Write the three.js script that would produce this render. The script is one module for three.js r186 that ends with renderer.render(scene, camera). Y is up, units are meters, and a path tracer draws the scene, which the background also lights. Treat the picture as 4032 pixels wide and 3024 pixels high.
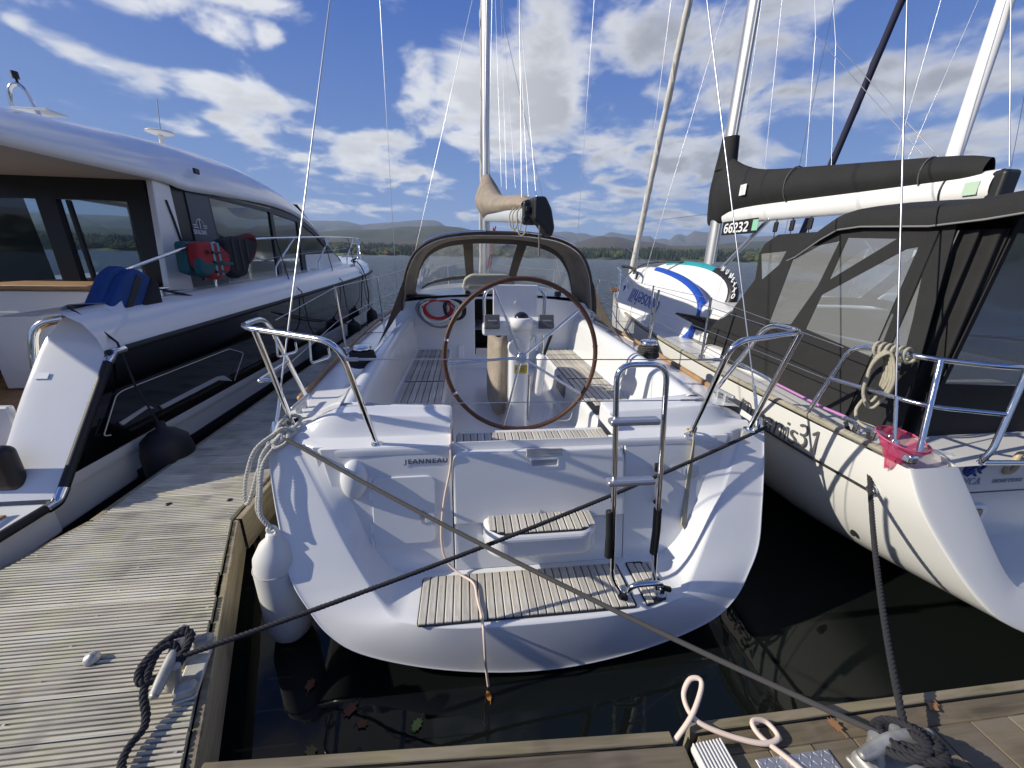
import * as THREE from 'three';
import { mergeGeometries, mergeVertices, toCreasedNormals } from 'three/addons/utils/BufferGeometryUtils.js';
import { RoundedBoxGeometry } from 'three/addons/geometries/RoundedBoxGeometry.js';
import { TextGeometry } from 'three/addons/geometries/TextGeometry.js';
import { FontLoader } from 'three/addons/loaders/FontLoader.js';

const V3 = THREE.Vector3, D2R = Math.PI / 180;
const scene = new THREE.Scene();

// ---------- camera: ultra-wide phone lens held at eye height on the jetty, tipped down ----------
const camera = new THREE.PerspectiveCamera(90.03, 4 / 3, 0.05, 30000);
camera.position.set(0, 1.95, 0);
camera.rotation.order = 'YXZ';
camera.rotation.set(-18.29 * D2R, 0, 1.1 * D2R);
scene.add(camera);

const renderer = new THREE.WebGLRenderer({ antialias: true });
renderer.setSize(1024, 768);
renderer.toneMapping = THREE.LinearToneMapping;
renderer.toneMappingExposure = 1.08;
renderer.shadowMap.enabled = true;

// ---------- noise ----------
function rng(seed) { let a = seed >>> 0; return () => { a = (a + 0x6d2b79f5) | 0; let t = Math.imul(a ^ (a >>> 15), 1 | a); t = (t + Math.imul(t ^ (t >>> 7), 61 | t)) ^ t; return ((t ^ (t >>> 14)) >>> 0) / 4294967296; }; }
const hash3 = (x, y, z) => { let h = Math.imul(x, 374761393) ^ Math.imul(y, 668265263) ^ Math.imul(z, 2147483647 - 58); h = Math.imul(h ^ (h >>> 13), 1274126177); h ^= h >>> 16; return (h >>> 0) / 4294967296; };
const fade = (t) => t * t * t * (t * (t * 6 - 15) + 10), mix = (a, b, t) => a + (b - a) * t, clamp = (x, a = 0, b = 1) => Math.min(b, Math.max(a, x));
const sstep = (a, b, x) => { const t = clamp((x - a) / (b - a)); return t * t * (3 - 2 * t); };
function vnoise(x, y, z) {
  const i = Math.floor(x), j = Math.floor(y), k = Math.floor(z), u = fade(x - i), v = fade(y - j), w = fade(z - k);
  const L = (dj, dk) => mix(hash3(i, j + dj, k + dk), hash3(i + 1, j + dj, k + dk), u);
  return mix(mix(L(0, 0), L(1, 0), v), mix(L(0, 1), L(1, 1), v), w);
}
function fbm(x, y, z, oct = 5, gain = 0.5) { let s = 0, a = 1, n = 0; for (let o = 0; o < oct; o++) { s += a * vnoise(x, y, z + o * 17.3); n += a; a *= gain; x = x * 2.03 + 11.7; y = y * 2.03 + 5.1; z *= 2.03; } return s / n; }
function pnoise(x, y, px, py, seed) { // repeats after px, py
  const i = Math.floor(x), j = Math.floor(y), u = fade(x - i), v = fade(y - j), m = (a, b) => ((a % b) + b) % b;
  const H = (a, b) => hash3(m(a, px), m(b, py), seed);
  return mix(mix(H(i, j), H(i + 1, j), u), mix(H(i, j + 1), H(i + 1, j + 1), u), v);
}
function pfbm(x, y, px, py, seed, oct = 4, gain = 0.5) { let s = 0, a = 1, n = 0; for (let o = 0; o < oct; o++) { s += a * pnoise(x * px, y * py, px, py, seed + o * 13); n += a; a *= gain; px *= 2; py *= 2; } return s / n; }

// ---------- sky: blue air with broken cumulus, one sun from the left ----------
const SUN = new V3(-1, 0, 0.05).normalize().multiplyScalar(Math.cos(29 * D2R)); SUN.y = Math.sin(29 * D2R);
{
  const W = 4096, H = 2048, data = new Float32Array(W * H * 4);
  // cloud banks as azimuth, elevation, half widths and strength, in degrees
  const banks = [[-47, 17, 5, 1.3, .5], [-40, 15.3, 5, 2.1, .62], [-33, 14.6, 5, 2.6, .68], [-27, 13, 5.5, 2.7, .72], [-20, 12, 5, 2, .66], [-14.5, 9.6, 3.6, 1.7, .66], [-21, 9.4, 3, 1.0, .45],
    [-32, 20.6, 2.6, 1.1, .62], [-28, 20.8, 1.5, 1.0, .6], [-38, 21.6, 4, 1, .45], [-30, 23.5, 5, .9, .42],
    [1.5, 17, 6.6, 5.4, .8], [-6, 18.5, 3.6, 4, .74], [-12, 19.6, 2.3, 2.4, .58], [3.8, 25.4, 3, 2.8, .6], [-2, 12, 3, 2.4, .6], [9.5, 14, 3.6, 3, .66],
    [16, 24, 7, 3.6, .56], [25, 20, 7, 5, .6], [21, 11, 7, 3.6, .68], [12, 8, 6, 2.2, .62], [27, 9, 6, 3, .56], [33, 18, 6, 3.4, .5], [42, 16, 6, 2.6, .56], [45, 9, 5, 2.2, .55], [38, 7, 5, 2.2, .5],
    [-24.5, 5.5, 3, .9, .6], [-18.5, 5.1, 3, .6, .5], [-5.5, 5.2, 2.6, .8, .55], [8, 6.2, 7, 1.3, .6], [16, 4.9, 9, 1.1, .66], [30, 5, 7, 1.1, .6]];
  const sunAz = Math.atan2(SUN.x, -SUN.z) / D2R;
  for (let j = 0; j < H; j++) {
    const el = ((j + 0.5) / H - 0.5) * 180, y = Math.sin(el * D2R), c = Math.cos(el * D2R);
    for (let i = 0; i < W; i++) {
      const phi = ((i + 0.5) / W - 0.5) * 2 * Math.PI, x = Math.cos(phi) * c, z = Math.sin(phi) * c;
      let az = Math.atan2(x, -z) / D2R;
      const e = Math.max(el, 0), o = (j * W + i) * 4;
      const toSun = x * SUN.x + y * SUN.y + z * SUN.z, glow = Math.pow(Math.max(0, toSun), 6);
      const t = Math.pow(clamp(e / 32), 0.45);
      let r = mix(0.33, 0.026, t), g = mix(0.52, 0.104, t), b = mix(0.80, 0.43, t);
      if (e > 32) { const k = clamp((e - 32) / 58); r = mix(r, .014, k); g = mix(g, .045, k); b = mix(b, .17, k); }
      r += glow * .16; g += glow * .15; b += glow * .12;
      if (el > -1) {
        let dens = 0;
        const front = sstep(68, 52, Math.abs(az)) * sstep(38, 28, e);
        const sy = 1 / (0.16 + Math.sin(e * D2R)), qx = x * sy * 1.9, qz = z * sy * 1.9;
        const warp = fbm(qx * 1.3, qz * 1.3, 3.1, 3);
        const n = fbm(qx * 2.1 + warp * 1.3, qz * 2.1 - warp, 7.7, 7, 0.55);
        let bias = 0;
        if (front > 0) { for (const k of banks) { const dx = (az - k[0]) / k[2], dy = (e - k[1]) / k[3], q = dx * dx + dy * dy; if (q < 9) bias = Math.max(bias, k[4] * Math.exp(-q * 0.42)); } }
        const wide = 0.14 + 0.5 * sstep(0.46, 0.66, fbm(qx * .55, qz * .55, 21.3, 3));
        bias = mix(wide * 0.9, bias, front);
        const k = bias + (n - 0.5) * 1.55;
        dens = sstep(0.25, 0.70, k) * sstep(-0.5, 2.2, el);
        if (dens > 0.001) {
          const thick = sstep(0.45, 0.95, k + (fbm(qx * 3.4, qz * 3.4, 1.9, 4) - .5) * .5), rightShade = sstep(-12, 22, az) * front * .5 + .12;
          const lit = mix(1.12, 0.56, thick * clamp(.35 + rightShade)) * mix(1, .72, rightShade);
          const dim = mix(.66, 1, front), cr = lit * .80 * dim, cg = lit * .81 * dim, cb = lit * .83 * dim;
          const a = dens * mix(.97, .78, rightShade);
          r = mix(r, cr, a); g = mix(g, cg, a); b = mix(b, cb, a);
        }
      }
      if (el < -0.5) { r = .06; g = .09; b = .13; }
      data[o] = r; data[o + 1] = g; data[o + 2] = b; data[o + 3] = 1;
    }
  }
  const sky = new THREE.DataTexture(data, W, H, THREE.RGBAFormat, THREE.FloatType);
  sky.mapping = THREE.EquirectangularReflectionMapping; sky.magFilter = THREE.LinearFilter; sky.needsUpdate = true;
  scene.background = sky; scene.environment = sky;
}
const sun = new THREE.DirectionalLight(new THREE.Color().setRGB(1, 0.93, 0.80), 5.0);
sun.position.copy(SUN).multiplyScalar(60); sun.target.position.set(0, 0, -4); sun.castShadow = true; sun.shadow.radius = 1;
sun.shadow.mapSize.set(4096, 4096);
Object.assign(sun.shadow.camera, { left: -16, right: 16, top: 14, bottom: -14, near: 1, far: 130 });
scene.add(sun, sun.target);

// ---------- naming, grouping ----------
const taken = {};
const numbered = (n) => { const k = taken[n] = (taken[n] ?? -1) + 1; return k ? n + '_' + String(k).padStart(3, '0') : n; };
function tag(o, label, category, group, kind) { o.userData.label = label; if (category) o.userData.category = category; if (group) o.userData.group = group; if (kind) o.userData.kind = kind; return o; }
function clean(g) {
  if (g.index) g = g.toNonIndexed();
  for (const k of Object.keys(g.attributes)) if (!['position', 'normal', 'uv', 'color'].includes(k)) g.deleteAttribute(k);
  if (!g.attributes.normal) g.computeVertexNormals();
  return g;
}
function boxUV(g) { // uv in metres from the dominant axis of each face
  const p = g.attributes.position, uv = new Float32Array(p.count * 2), a = new V3(), b = new V3(), c = new V3();
  for (let i = 0; i < p.count; i += 3) {
    a.fromBufferAttribute(p, i); b.fromBufferAttribute(p, i + 1).sub(a); c.fromBufferAttribute(p, i + 2).sub(a);
    const n = b.clone().cross(c), x = Math.abs(n.x), y = Math.abs(n.y), z = Math.abs(n.z);
    for (let k = 0; k < 3; k++) {
      const X = p.getX(i + k), Y = p.getY(i + k), Z = p.getZ(i + k);
      if (y >= x && y >= z) { uv[(i + k) * 2] = X; uv[(i + k) * 2 + 1] = Z; } else if (x >= z) { uv[(i + k) * 2] = Z; uv[(i + k) * 2 + 1] = Y; } else { uv[(i + k) * 2] = X; uv[(i + k) * 2 + 1] = Y; }
    }
  }
  g.setAttribute('uv', new THREE.BufferAttribute(uv, 2)); return g;
}
function join(list) {
  const gs = (Array.isArray(list) ? list.flat(9) : [list]).map(clean), anyUV = gs.every((g) => g.userData.keepUV);
  if (!anyUV) gs.forEach((g) => boxUV(g));
  const m = gs.length === 1 ? gs[0] : mergeGeometries(gs.map((g) => { if (g.attributes.color && !gs.every((q) => q.attributes.color)) g.deleteAttribute('color'); return g; }));
  return m;
}
function mesh(name, geos, mat) { const m = new THREE.Mesh(join(geos), mat); m.name = name; m.castShadow = m.receiveShadow = true; return m; }
const part = (parent, name, geos, mat, label) => { const m = mesh(name, geos, mat); if (label) m.userData.label = label; parent.add(m); return m; };
function thing(name, label, category, pos = [0, 0, 0], turn = 0, group) {
  const g = new THREE.Group(); g.name = numbered(name); g.position.set(...pos); g.rotation.y = turn; scene.add(g); return tag(g, label, category, group);
}
// one-mesh thing whose geometry is given in world space: its origin moves to the middle of its base
function solo(name, geos, mat, label, category, group, kind) {
  const m = mesh(numbered(name), geos, mat), g = m.geometry; g.computeBoundingBox(); const b = g.boundingBox, x = (b.min.x + b.max.x) / 2, z = (b.min.z + b.max.z) / 2, y = b.min.y;
  g.translate(-x, -y, -z); m.position.set(x, y, z); scene.add(m); return tag(m, label, category, group, kind);
}
function setting(name, geos, mat, label) { const m = mesh(numbered(name), geos, mat); m.userData.kind = 'structure'; if (label) m.userData.label = label; scene.add(m); return m; }

// berths: u to starboard, v up, w forward
const YAW = 7 * D2R;
function berth(x, z) {
  const c = Math.cos(YAW), s = Math.sin(YAW);
  return { pos: [x, 0, z], turn: YAW, at: (u, v, w) => new V3(x + u * c - w * s, v, z - u * s - w * c) };
}
const MAIN = berth(0.13, -1.95), oc = MAIN.at(3.45, 0, -1), OCEAN = berth(oc.x, oc.z), MOTOR = berth(-2.75, -1.5);
const P = (u, v, w) => new V3(u, v, -w);
const PS = (a) => a.map((q) => P(...q));

// ---------- geometry ----------
const at = (g, x = 0, y = 0, z = 0, rx = 0, ry = 0, rz = 0) => { if (rx) g.rotateX(rx); if (ry) g.rotateY(ry); if (rz) g.rotateZ(rz); return g.translate(x, y, z); };
const rbox = (x, y, z, r = 0.01, s = 2) => new RoundedBoxGeometry(x, y, z, s, Math.min(r, x * .49, y * .49, z * .49));
function cbox(x, y, z, c = 0.004) { // box with chamfered edges, 44 triangles
  c = Math.min(c, x * .3, y * .3, z * .3);
  const X = x / 2, Y = y / 2, Z = z / 2, pos = [];
  const v = (sx, sy, sz, k) => [sx * (k === 0 ? X : X - c), sy * (k === 1 ? Y : Y - c), sz * (k === 2 ? Z : Z - c)];
  const tri = (a, b, d) => { const n = [(b[1] - a[1]) * (d[2] - a[2]) - (b[2] - a[2]) * (d[1] - a[1]), (b[2] - a[2]) * (d[0] - a[0]) - (b[0] - a[0]) * (d[2] - a[2]), (b[0] - a[0]) * (d[1] - a[1]) - (b[1] - a[1]) * (d[0] - a[0])]; const m = [a[0] + b[0] + d[0], a[1] + b[1] + d[1], a[2] + b[2] + d[2]]; if (n[0] * m[0] + n[1] * m[1] + n[2] * m[2] < 0) pos.push(...a, ...d, ...b); else pos.push(...a, ...b, ...d); };
  const quad = (a, b, d, e) => { tri(a, b, d); tri(a, d, e); };
  for (const s of [-1, 1]) { quad(v(s, -1, -1, 0), v(s, 1, -1, 0), v(s, 1, 1, 0), v(s, -1, 1, 0)); quad(v(-1, s, -1, 1), v(1, s, -1, 1), v(1, s, 1, 1), v(-1, s, 1, 1)); quad(v(-1, -1, s, 2), v(1, -1, s, 2), v(1, 1, s, 2), v(-1, 1, s, 2)); }
  for (const s of [-1, 1]) for (const t of [-1, 1]) { quad(v(s, t, -1, 0), v(s, t, 1, 0), v(s, t, 1, 1), v(s, t, -1, 1)); quad(v(s, -1, t, 0), v(s, 1, t, 0), v(s, 1, t, 2), v(s, -1, t, 2)); quad(v(-1, s, t, 1), v(1, s, t, 1), v(1, s, t, 2), v(-1, s, t, 2)); for (const q of [-1, 1]) tri(v(s, t, q, 0), v(s, t, q, 1), v(s, t, q, 2)); }
  const g = new THREE.BufferGeometry(); g.setAttribute('position', new THREE.Float32BufferAttribute(pos, 3)); g.computeVertexNormals(); return g;
}
// rounded polyline
function bend(pts, r = 0.06, n = 6) {
  const out = [pts[0].clone()];
  for (let i = 1; i < pts.length - 1; i++) {
    const a = pts[i - 1], b = pts[i], c = pts[i + 1], d1 = a.clone().sub(b), d2 = c.clone().sub(b), k = Math.min(r, d1.length() * .45, d2.length() * .45);
    const s = b.clone().addScaledVector(d1.normalize(), k), e = b.clone().addScaledVector(d2.normalize(), k);
    for (let j = 0; j <= n; j++) { const t = j / n; out.push(s.clone().multiplyScalar((1 - t) * (1 - t)).addScaledVector(b, 2 * t * (1 - t)).addScaledVector(e, t * t)); }
  }
  out.push(pts[pts.length - 1].clone()); return out;
}
// sweep a circle of radius r (number or function of 0..1) along dense points
function sweep(pts, r, radial = 8, closed = false, caps = true) {
  const n = pts.length, T = [], rr = (i) => typeof r === 'function' ? r(i / (n - 1)) : r;
  for (let i = 0; i < n; i++) { const a = pts[closed ? (i - 1 + n) % n : Math.max(0, i - 1)], b = pts[closed ? (i + 1) % n : Math.min(n - 1, i + 1)]; T.push(b.clone().sub(a).normalize()); }
  let N = new V3(0, 1, 0); if (Math.abs(T[0].y) > .9) N.set(1, 0, 0); N.addScaledVector(T[0], -N.dot(T[0])).normalize();
  const pos = [], nor = [], idx = [], Bv = new V3();
  for (let i = 0; i < n; i++) {
    N.addScaledVector(T[i], -N.dot(T[i])).normalize(); Bv.crossVectors(T[i], N);
    for (let k = 0; k <= radial; k++) { const a = k / radial * Math.PI * 2, c = Math.cos(a), s = Math.sin(a), q = N.clone().multiplyScalar(c).addScaledVector(Bv, s); nor.push(q.x, q.y, q.z); pos.push(pts[i].x + q.x * rr(i), pts[i].y + q.y * rr(i), pts[i].z + q.z * rr(i)); }
  }
  const m = radial + 1, rows = closed ? n : n - 1;
  for (let i = 0; i < rows; i++) for (let k = 0; k < radial; k++) { const a = i * m + k, b = ((i + 1) % n) * m + k; idx.push(a, a + 1, b, a + 1, b + 1, b); }
  if (!closed && caps) for (const e of [0, n - 1]) { const c = pos.length / 3, t = T[e].clone().multiplyScalar(e ? 1 : -1); pos.push(pts[e].x + t.x * rr(e) * .3, pts[e].y + t.y * rr(e) * .3, pts[e].z + t.z * rr(e) * .3); nor.push(t.x, t.y, t.z); for (let k = 0; k < radial; k++) e ? idx.push(c, e * m + k, e * m + k + 1) : idx.push(c, k + 1, k); }
  const g = new THREE.BufferGeometry(); g.setAttribute('position', new THREE.Float32BufferAttribute(pos, 3)); g.setAttribute('normal', new THREE.Float32BufferAttribute(nor, 3)); g.setIndex(idx); return g;
}
const curve = (pts, n = 60, closed = false, tension = .5) => new THREE.CatmullRomCurve3(pts, closed, 'catmullrom', tension).getSpacedPoints(n);
const pipe = (pts, r, b = .06, radial = 10) => sweep(bend(pts, b), r, radial);
const wire = (a, b, r = .004, radial = 5, sag = 0) => sweep(sag ? Array.from({ length: 17 }, (_, i) => { const t = i / 16, q = a.clone().lerp(b, t); q.y -= sag * 4 * t * (1 - t); return q; }) : [a, a.clone().lerp(b, .5), b], r, radial);
// laid rope: strands twisted round a path
function rope(path, R = .009, pitch = .05, strands = 3, radial = 6) {
  let len = 0; for (let i = 1; i < path.length; i++) len += path[i].distanceTo(path[i - 1]);
  const n = Math.max(12, Math.ceil(len / pitch * 9)), c = new THREE.CatmullRomCurve3(path), pts = c.getSpacedPoints(n), out = [];
  const T = pts.map((q, i) => pts[Math.min(n, i + 1)].clone().sub(pts[Math.max(0, i - 1)]).normalize());
  let N = new V3(0.13, 1, 0.21); N.addScaledVector(T[0], -N.dot(T[0])).normalize(); const Ns = [];
  for (let i = 0; i <= n; i++) { N.addScaledVector(T[i], -N.dot(T[i])).normalize(); Ns.push(N.clone()); }
  for (let s = 0; s < strands; s++) out.push(sweep(pts.map((q, i) => { const a = i / n * len / pitch * Math.PI * 2 + s / strands * Math.PI * 2; return q.clone().addScaledVector(Ns[i], Math.cos(a) * R * .5).addScaledVector(new V3().crossVectors(T[i], Ns[i]), Math.sin(a) * R * .5); }), R * .56, radial));
  return out;
}
// surface through a grid of points, subdivided with Catmull-Rom in both directions
function cr(p0, p1, p2, p3, t) { const t2 = t * t, t3 = t2 * t; return p1.clone().multiplyScalar(1 - 2.5 * t2 + 1.5 * t3).addScaledVector(p0, -.5 * t + t2 - .5 * t3).addScaledVector(p2, .5 * t + 2 * t2 - 1.5 * t3).addScaledVector(p3, -.5 * t2 + .5 * t3); }
function smoothRow(row, n, closed) {
  const m = row.length, out = [], g = (i) => closed ? row[(i + m) % m] : row[clamp(i, 0, m - 1)];
  for (let i = 0; i < (closed ? m : m - 1); i++) for (let k = 0; k < n; k++) out.push(cr(g(i - 1), g(i), g(i + 1), g(i + 2), k / n));
  if (!closed) out.push(row[m - 1].clone()); return out;
}
function gridGeo(G, closed = false) { // G[row][col]; uv in metres along rows and columns
  const R = G.length, C = G[0].length, pos = [], idx = [], uv = []; let du = 0;
  for (let i = 0; i < R; i++) { if (i) du += G[i][C >> 1].distanceTo(G[i - 1][C >> 1]); let dv = 0; for (let j = 0; j < C; j++) { if (j) dv += G[i][j].distanceTo(G[i][j - 1]); const q = G[i][j]; pos.push(q.x, q.y, q.z); uv.push(du, dv); } }
  for (let i = 0; i < R - (closed ? 0 : 1); i++) for (let j = 0; j < C - 1; j++) { const a = i * C + j, b = ((i + 1) % R) * C + j; idx.push(a, b, a + 1, b, b + 1, a + 1); }
  const g = new THREE.BufferGeometry(); g.setAttribute('position', new THREE.Float32BufferAttribute(pos, 3)); g.setAttribute('uv', new THREE.Float32BufferAttribute(uv, 2)); g.setIndex(idx); g.computeVertexNormals(); return g;
}
function patch(grid, nu = 4, nv = 4) { const rows = grid.map((r) => smoothRow(r, nv)), cols = rows[0].length, R = []; for (let j = 0; j < cols; j++) R.push(smoothRow(rows.map((r) => r[j]), nu)); return gridGeo(R[0].map((_, i) => R.map((c) => c[i]))); }
const flip = (g) => { const i = g.index.array; for (let k = 0; k < i.length; k += 3) { const t = i[k]; i[k] = i[k + 1]; i[k + 1] = t; } g.computeVertexNormals(); return g; };
// plate: outline given as [a,b] pairs in a plane (origin o, axes ax, ay), raised by t along their cross product, bevelled
function plate(outline, o, ax, ay, t = .01, bevel = .003, holes = [], seg = 2) {
  const s = new THREE.Shape(outline.map((q) => new THREE.Vector2(...q))); for (const h of holes) s.holes.push(new THREE.Path(h.map((q) => new THREE.Vector2(...q))));
  const g = new THREE.ExtrudeGeometry(s, { depth: Math.max(1e-4, t - bevel), bevelEnabled: bevel > 0, bevelThickness: bevel, bevelSize: bevel, bevelOffset: -bevel, bevelSegments: seg, curveSegments: 8 });
  const X = ax.clone().normalize(), Zn = new V3().crossVectors(X, ay).normalize(), Y = new V3().crossVectors(Zn, X); return g.applyMatrix4(new THREE.Matrix4().makeBasis(X, Y, Zn).setPosition(o));
}
function roundPoly(pts, r = .03, n = 5) { // rounded 2-D outline
  const out = [], m = pts.length;
  for (let i = 0; i < m; i++) {
    const a = pts[(i + m - 1) % m], b = pts[i], c = pts[(i + 1) % m], R = Array.isArray(r) ? r[i] : r, l1 = Math.hypot(a[0] - b[0], a[1] - b[1]), l2 = Math.hypot(c[0] - b[0], c[1] - b[1]), k = Math.min(R, l1 * .45, l2 * .45);
    if (k < 1e-5) { out.push(b); continue; }
    const s = [b[0] + (a[0] - b[0]) / l1 * k, b[1] + (a[1] - b[1]) / l1 * k], e = [b[0] + (c[0] - b[0]) / l2 * k, b[1] + (c[1] - b[1]) / l2 * k];
    for (let j = 0; j <= n; j++) { const t = j / n; out.push([s[0] * (1 - t) * (1 - t) + 2 * b[0] * t * (1 - t) + e[0] * t * t, s[1] * (1 - t) * (1 - t) + 2 * b[1] * t * (1 - t) + e[1] * t * t]); }
  }
  return out;
}
const rect = (x0, y0, x1, y1, r = 0) => roundPoly([[x0, y0], [x1, y0], [x1, y1], [x0, y1]], r);
const lathe = (pts, seg = 24) => new THREE.LatheGeometry(pts.map((q) => new THREE.Vector2(...q)), seg);
const X = new V3(1, 0, 0), Y = new V3(0, 1, 0), ZF = new V3(0, 0, -1), ZB = new V3(0, 0, 1);

// ---------- textures ----------
function tex(w, h, fn, srgb = true, tile = 1) {
  const d = new Uint8Array(w * h * 4);
  for (let j = 0; j < h; j++) for (let i = 0; i < w; i++) { const c = fn((i + .5) / w, (j + .5) / h), o = (j * w + i) * 4; for (let k = 0; k < 3; k++) d[o + k] = clamp(Array.isArray(c) ? c[k] : c) * 255; d[o + 3] = 255; }
  const t = new THREE.DataTexture(d, w, h); t.wrapS = t.wrapT = THREE.RepeatWrapping; t.magFilter = THREE.LinearFilter; t.minFilter = THREE.LinearMipmapLinearFilter; if (srgb) t.colorSpace = THREE.SRGBColorSpace; t.repeat.set(1 / tile, 1 / tile); t.needsUpdate = true; return t;
}
const rgb = (r, g, b) => new THREE.Color().setRGB(r, g, b);
const std = (r, g, b, rough = .5, o = {}) => new THREE.MeshStandardMaterial({ color: rgb(r, g, b), roughness: rough, ...o });
const phys = (r, g, b, rough = .5, o = {}) => new THREE.MeshPhysicalMaterial({ color: rgb(r, g, b), roughness: rough, ...o });
const T = {};
T.gel = tex(512, 512, (x, y) => { const a = pfbm(x, y, 4, 4, 3, 5), s = pnoise(x * 90, y * 90, 90, 90, 9) > .985 ? .04 : 0; const v = .95 + (a - .5) * .07 - s; return [v, v, v * (1 - (a - .5) * .03)]; }, false, 1.3);
T.gelR = tex(256, 256, (x, y) => .8 + (pfbm(x, y, 5, 5, 31, 4) - .5) * .5, false, .9);
T.grain = tex(512, 512, (x, y) => { const a = pfbm(x, y, 3, 60, 5, 3), b = pfbm(x, y, 10, 160, 8, 2), c = pfbm(x, y, 4, 5, 12, 4), v = .84 + (a - .5) * .6 + (b - .5) * .4 + (c - .5) * .4; return [v, v * .985, v * .955]; }, false, .5);
T.grainB = tex(512, 512, (x, y) => { const a = pfbm(x, y, 3, 60, 5, 3), b = pfbm(x, y, 10, 160, 8, 2); return .5 + (a - .5) * .8 + (b - .5) * .6; }, false, .5);
T.plank = tex(1024, 512, (x, y) => { const wv = pfbm(x, y, 2, 3, 40, 3) * .12, a = pfbm(x, y + wv, 2, 34, 15, 4), b = pfbm(x, y, 8, 120, 18, 2), c = pfbm(x, y, 3, 2, 22, 5), st = sstep(.52, .72, pfbm(x, y, 5, 3, 27, 4)); let v = .86 + (a - .5) * .55 + (b - .5) * .36 + (c - .5) * .4 - st * .22; const gr = sstep(.58, .74, pfbm(x, y, 7, 5, 52, 4)) * .10; return [v * 1.0, v * (.97 + gr * .3), v * (.91 - gr * .7)]; }, false, 1.0);
T.plankB = tex(1024, 512, (x, y) => { const wv = pfbm(x, y, 2, 3, 40, 3) * .12, a = pfbm(x, y + wv, 2, 34, 15, 4), b = pfbm(x, y, 8, 120, 18, 2); return .5 + (a - .5) * .8 + (b - .5) * .7; }, false, 1.0);
T.weave = tex(256, 256, (x, y) => { const a = (Math.sin(x * Math.PI * 128) * .5 + .5) * (Math.sin(y * Math.PI * 128) * .5 + .5), n = pfbm(x, y, 4, 4, 61, 4); return .35 + a * .3 + n * .4; }, false, .25);
T.cloth = tex(512, 512, (x, y) => { const a = pfbm(x, y, 5, 5, 71, 5), b = pfbm(x, y, 70, 70, 77, 2), v = .84 + (a - .5) * .4 + (b - .5) * .24; return v; }, false, .7);
T.smudge = tex(256, 256, (x, y) => .45 + (pfbm(x, y, 6, 6, 83, 5) - .5) * .9, false, .3);
T.ripple = tex(1024, 1024, (x, y) => { const wx = (pfbm(x, y, 6, 6, 201, 2) - .5) * .05; return pfbm(x + wx, y, 26, 62, 205, 4, .55); }, false, 14);
T.calm = tex(512, 512, (x, y) => pfbm(x, y, 4, 7, 301, 4, .42), false, 5);
T.rust = tex(256, 256, (x, y) => { const a = pfbm(x, y, 6, 6, 91, 5), v = .72 + (a - .5) * .8; return [v, v * .98, v * .94]; }, false, .4);

const M = {};
M.gel = phys(.80, .81, .81, .24, { map: T.gel, roughnessMap: T.gelR, clearcoat: .35, clearcoatRoughness: .08 });
M.gelMatt = phys(.76, .765, .76, .5, { map: T.gel });
M.white = phys(.82, .82, .81, .32, { clearcoat: .25, clearcoatRoughness: .15 });
M.cream = std(.70, .66, .56, .5, { map: T.gel });
M.steel = std(.74, .75, .77, .16, { metalness: 1, roughnessMap: T.smudge });
M.steel.roughness = .26;
M.alu = std(.52, .53, .54, .5, { metalness: .8 });
M.anod = std(.55, .56, .58, .34, { metalness: .85 });
M.wire = std(.55, .56, .58, .35, { metalness: 1 });
M.black = std(.014, .014, .016, .42);
M.rubber = std(.010, .010, .012, .6);
M.gloss = phys(.003, .003, .004, .08, { clearcoat: 1, clearcoatRoughness: .04 });
M.blackCloth = std(.017, .0175, .018, .86, { bumpMap: T.weave, bumpScale: .0006, map: T.cloth });
M.taupe = std(.36, .30, .235, .88, { bumpMap: T.weave, bumpScale: .0006, map: T.cloth });
M.taupeDark = std(.085, .068, .055, .85, { bumpMap: T.weave, bumpScale: .0006, map: T.cloth });
M.teak = [std(.60, .575, .52, .8, { map: T.grain, bumpMap: T.grainB, bumpScale: .001 }), std(.66, .63, .57, .8, { map: T.grain, bumpMap: T.grainB, bumpScale: .001 }), std(.53, .505, .46, .8, { map: T.grain, bumpMap: T.grainB, bumpScale: .001 })];
M.teakNew = std(.42, .25, .12, .55, { map: T.grain, bumpMap: T.grainB, bumpScale: .0006 });
M.caulk = std(.012, .012, .013, .6);
M.leather = std(.105, .042, .022, .55, { map: T.cloth });
M.deck = [std(.64, .61, .535, .85, { map: T.plank, bumpMap: T.plankB, bumpScale: .002 }), std(.69, .66, .585, .85, { map: T.plank, bumpMap: T.plankB, bumpScale: .002 }), std(.59, .57, .505, .85, { map: T.plank, bumpMap: T.plankB, bumpScale: .002 })];
M.jetty = [std(.19, .155, .11, .9, { map: T.plank, bumpMap: T.plankB, bumpScale: .004 }), std(.25, .215, .15, .9, { map: T.plank, bumpMap: T.plankB, bumpScale: .004 }), std(.165, .138, .108, .9, { map: T.plank, bumpMap: T.plankB, bumpScale: .004 })];
M.galv = std(.60, .61, .60, .55, { metalness: .55, map: T.rust });
M.ropeBlack = std(.022, .022, .027, .9);
M.ropeGrey = std(.085, .082, .075, .9);
M.ropeWhite = std(.62, .60, .53, .9, { map: T.cloth });
M.ropeCream = std(.52, .48, .36, .92, { map: T.cloth });
M.pinkCable = std(.74, .60, .50, .55);
M.glassDark = phys(.012, .014, .016, .04, { ior: 1.55 });
M.pane = phys(.80, .84, .86, .03, { transmission: 1, thickness: 0, ior: 1.5 });
M.vinyl = phys(.84, .86, .86, .05, { transmission: .88, thickness: 0, ior: 1.75, bumpMap: T.calm, bumpScale: .02 });

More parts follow.
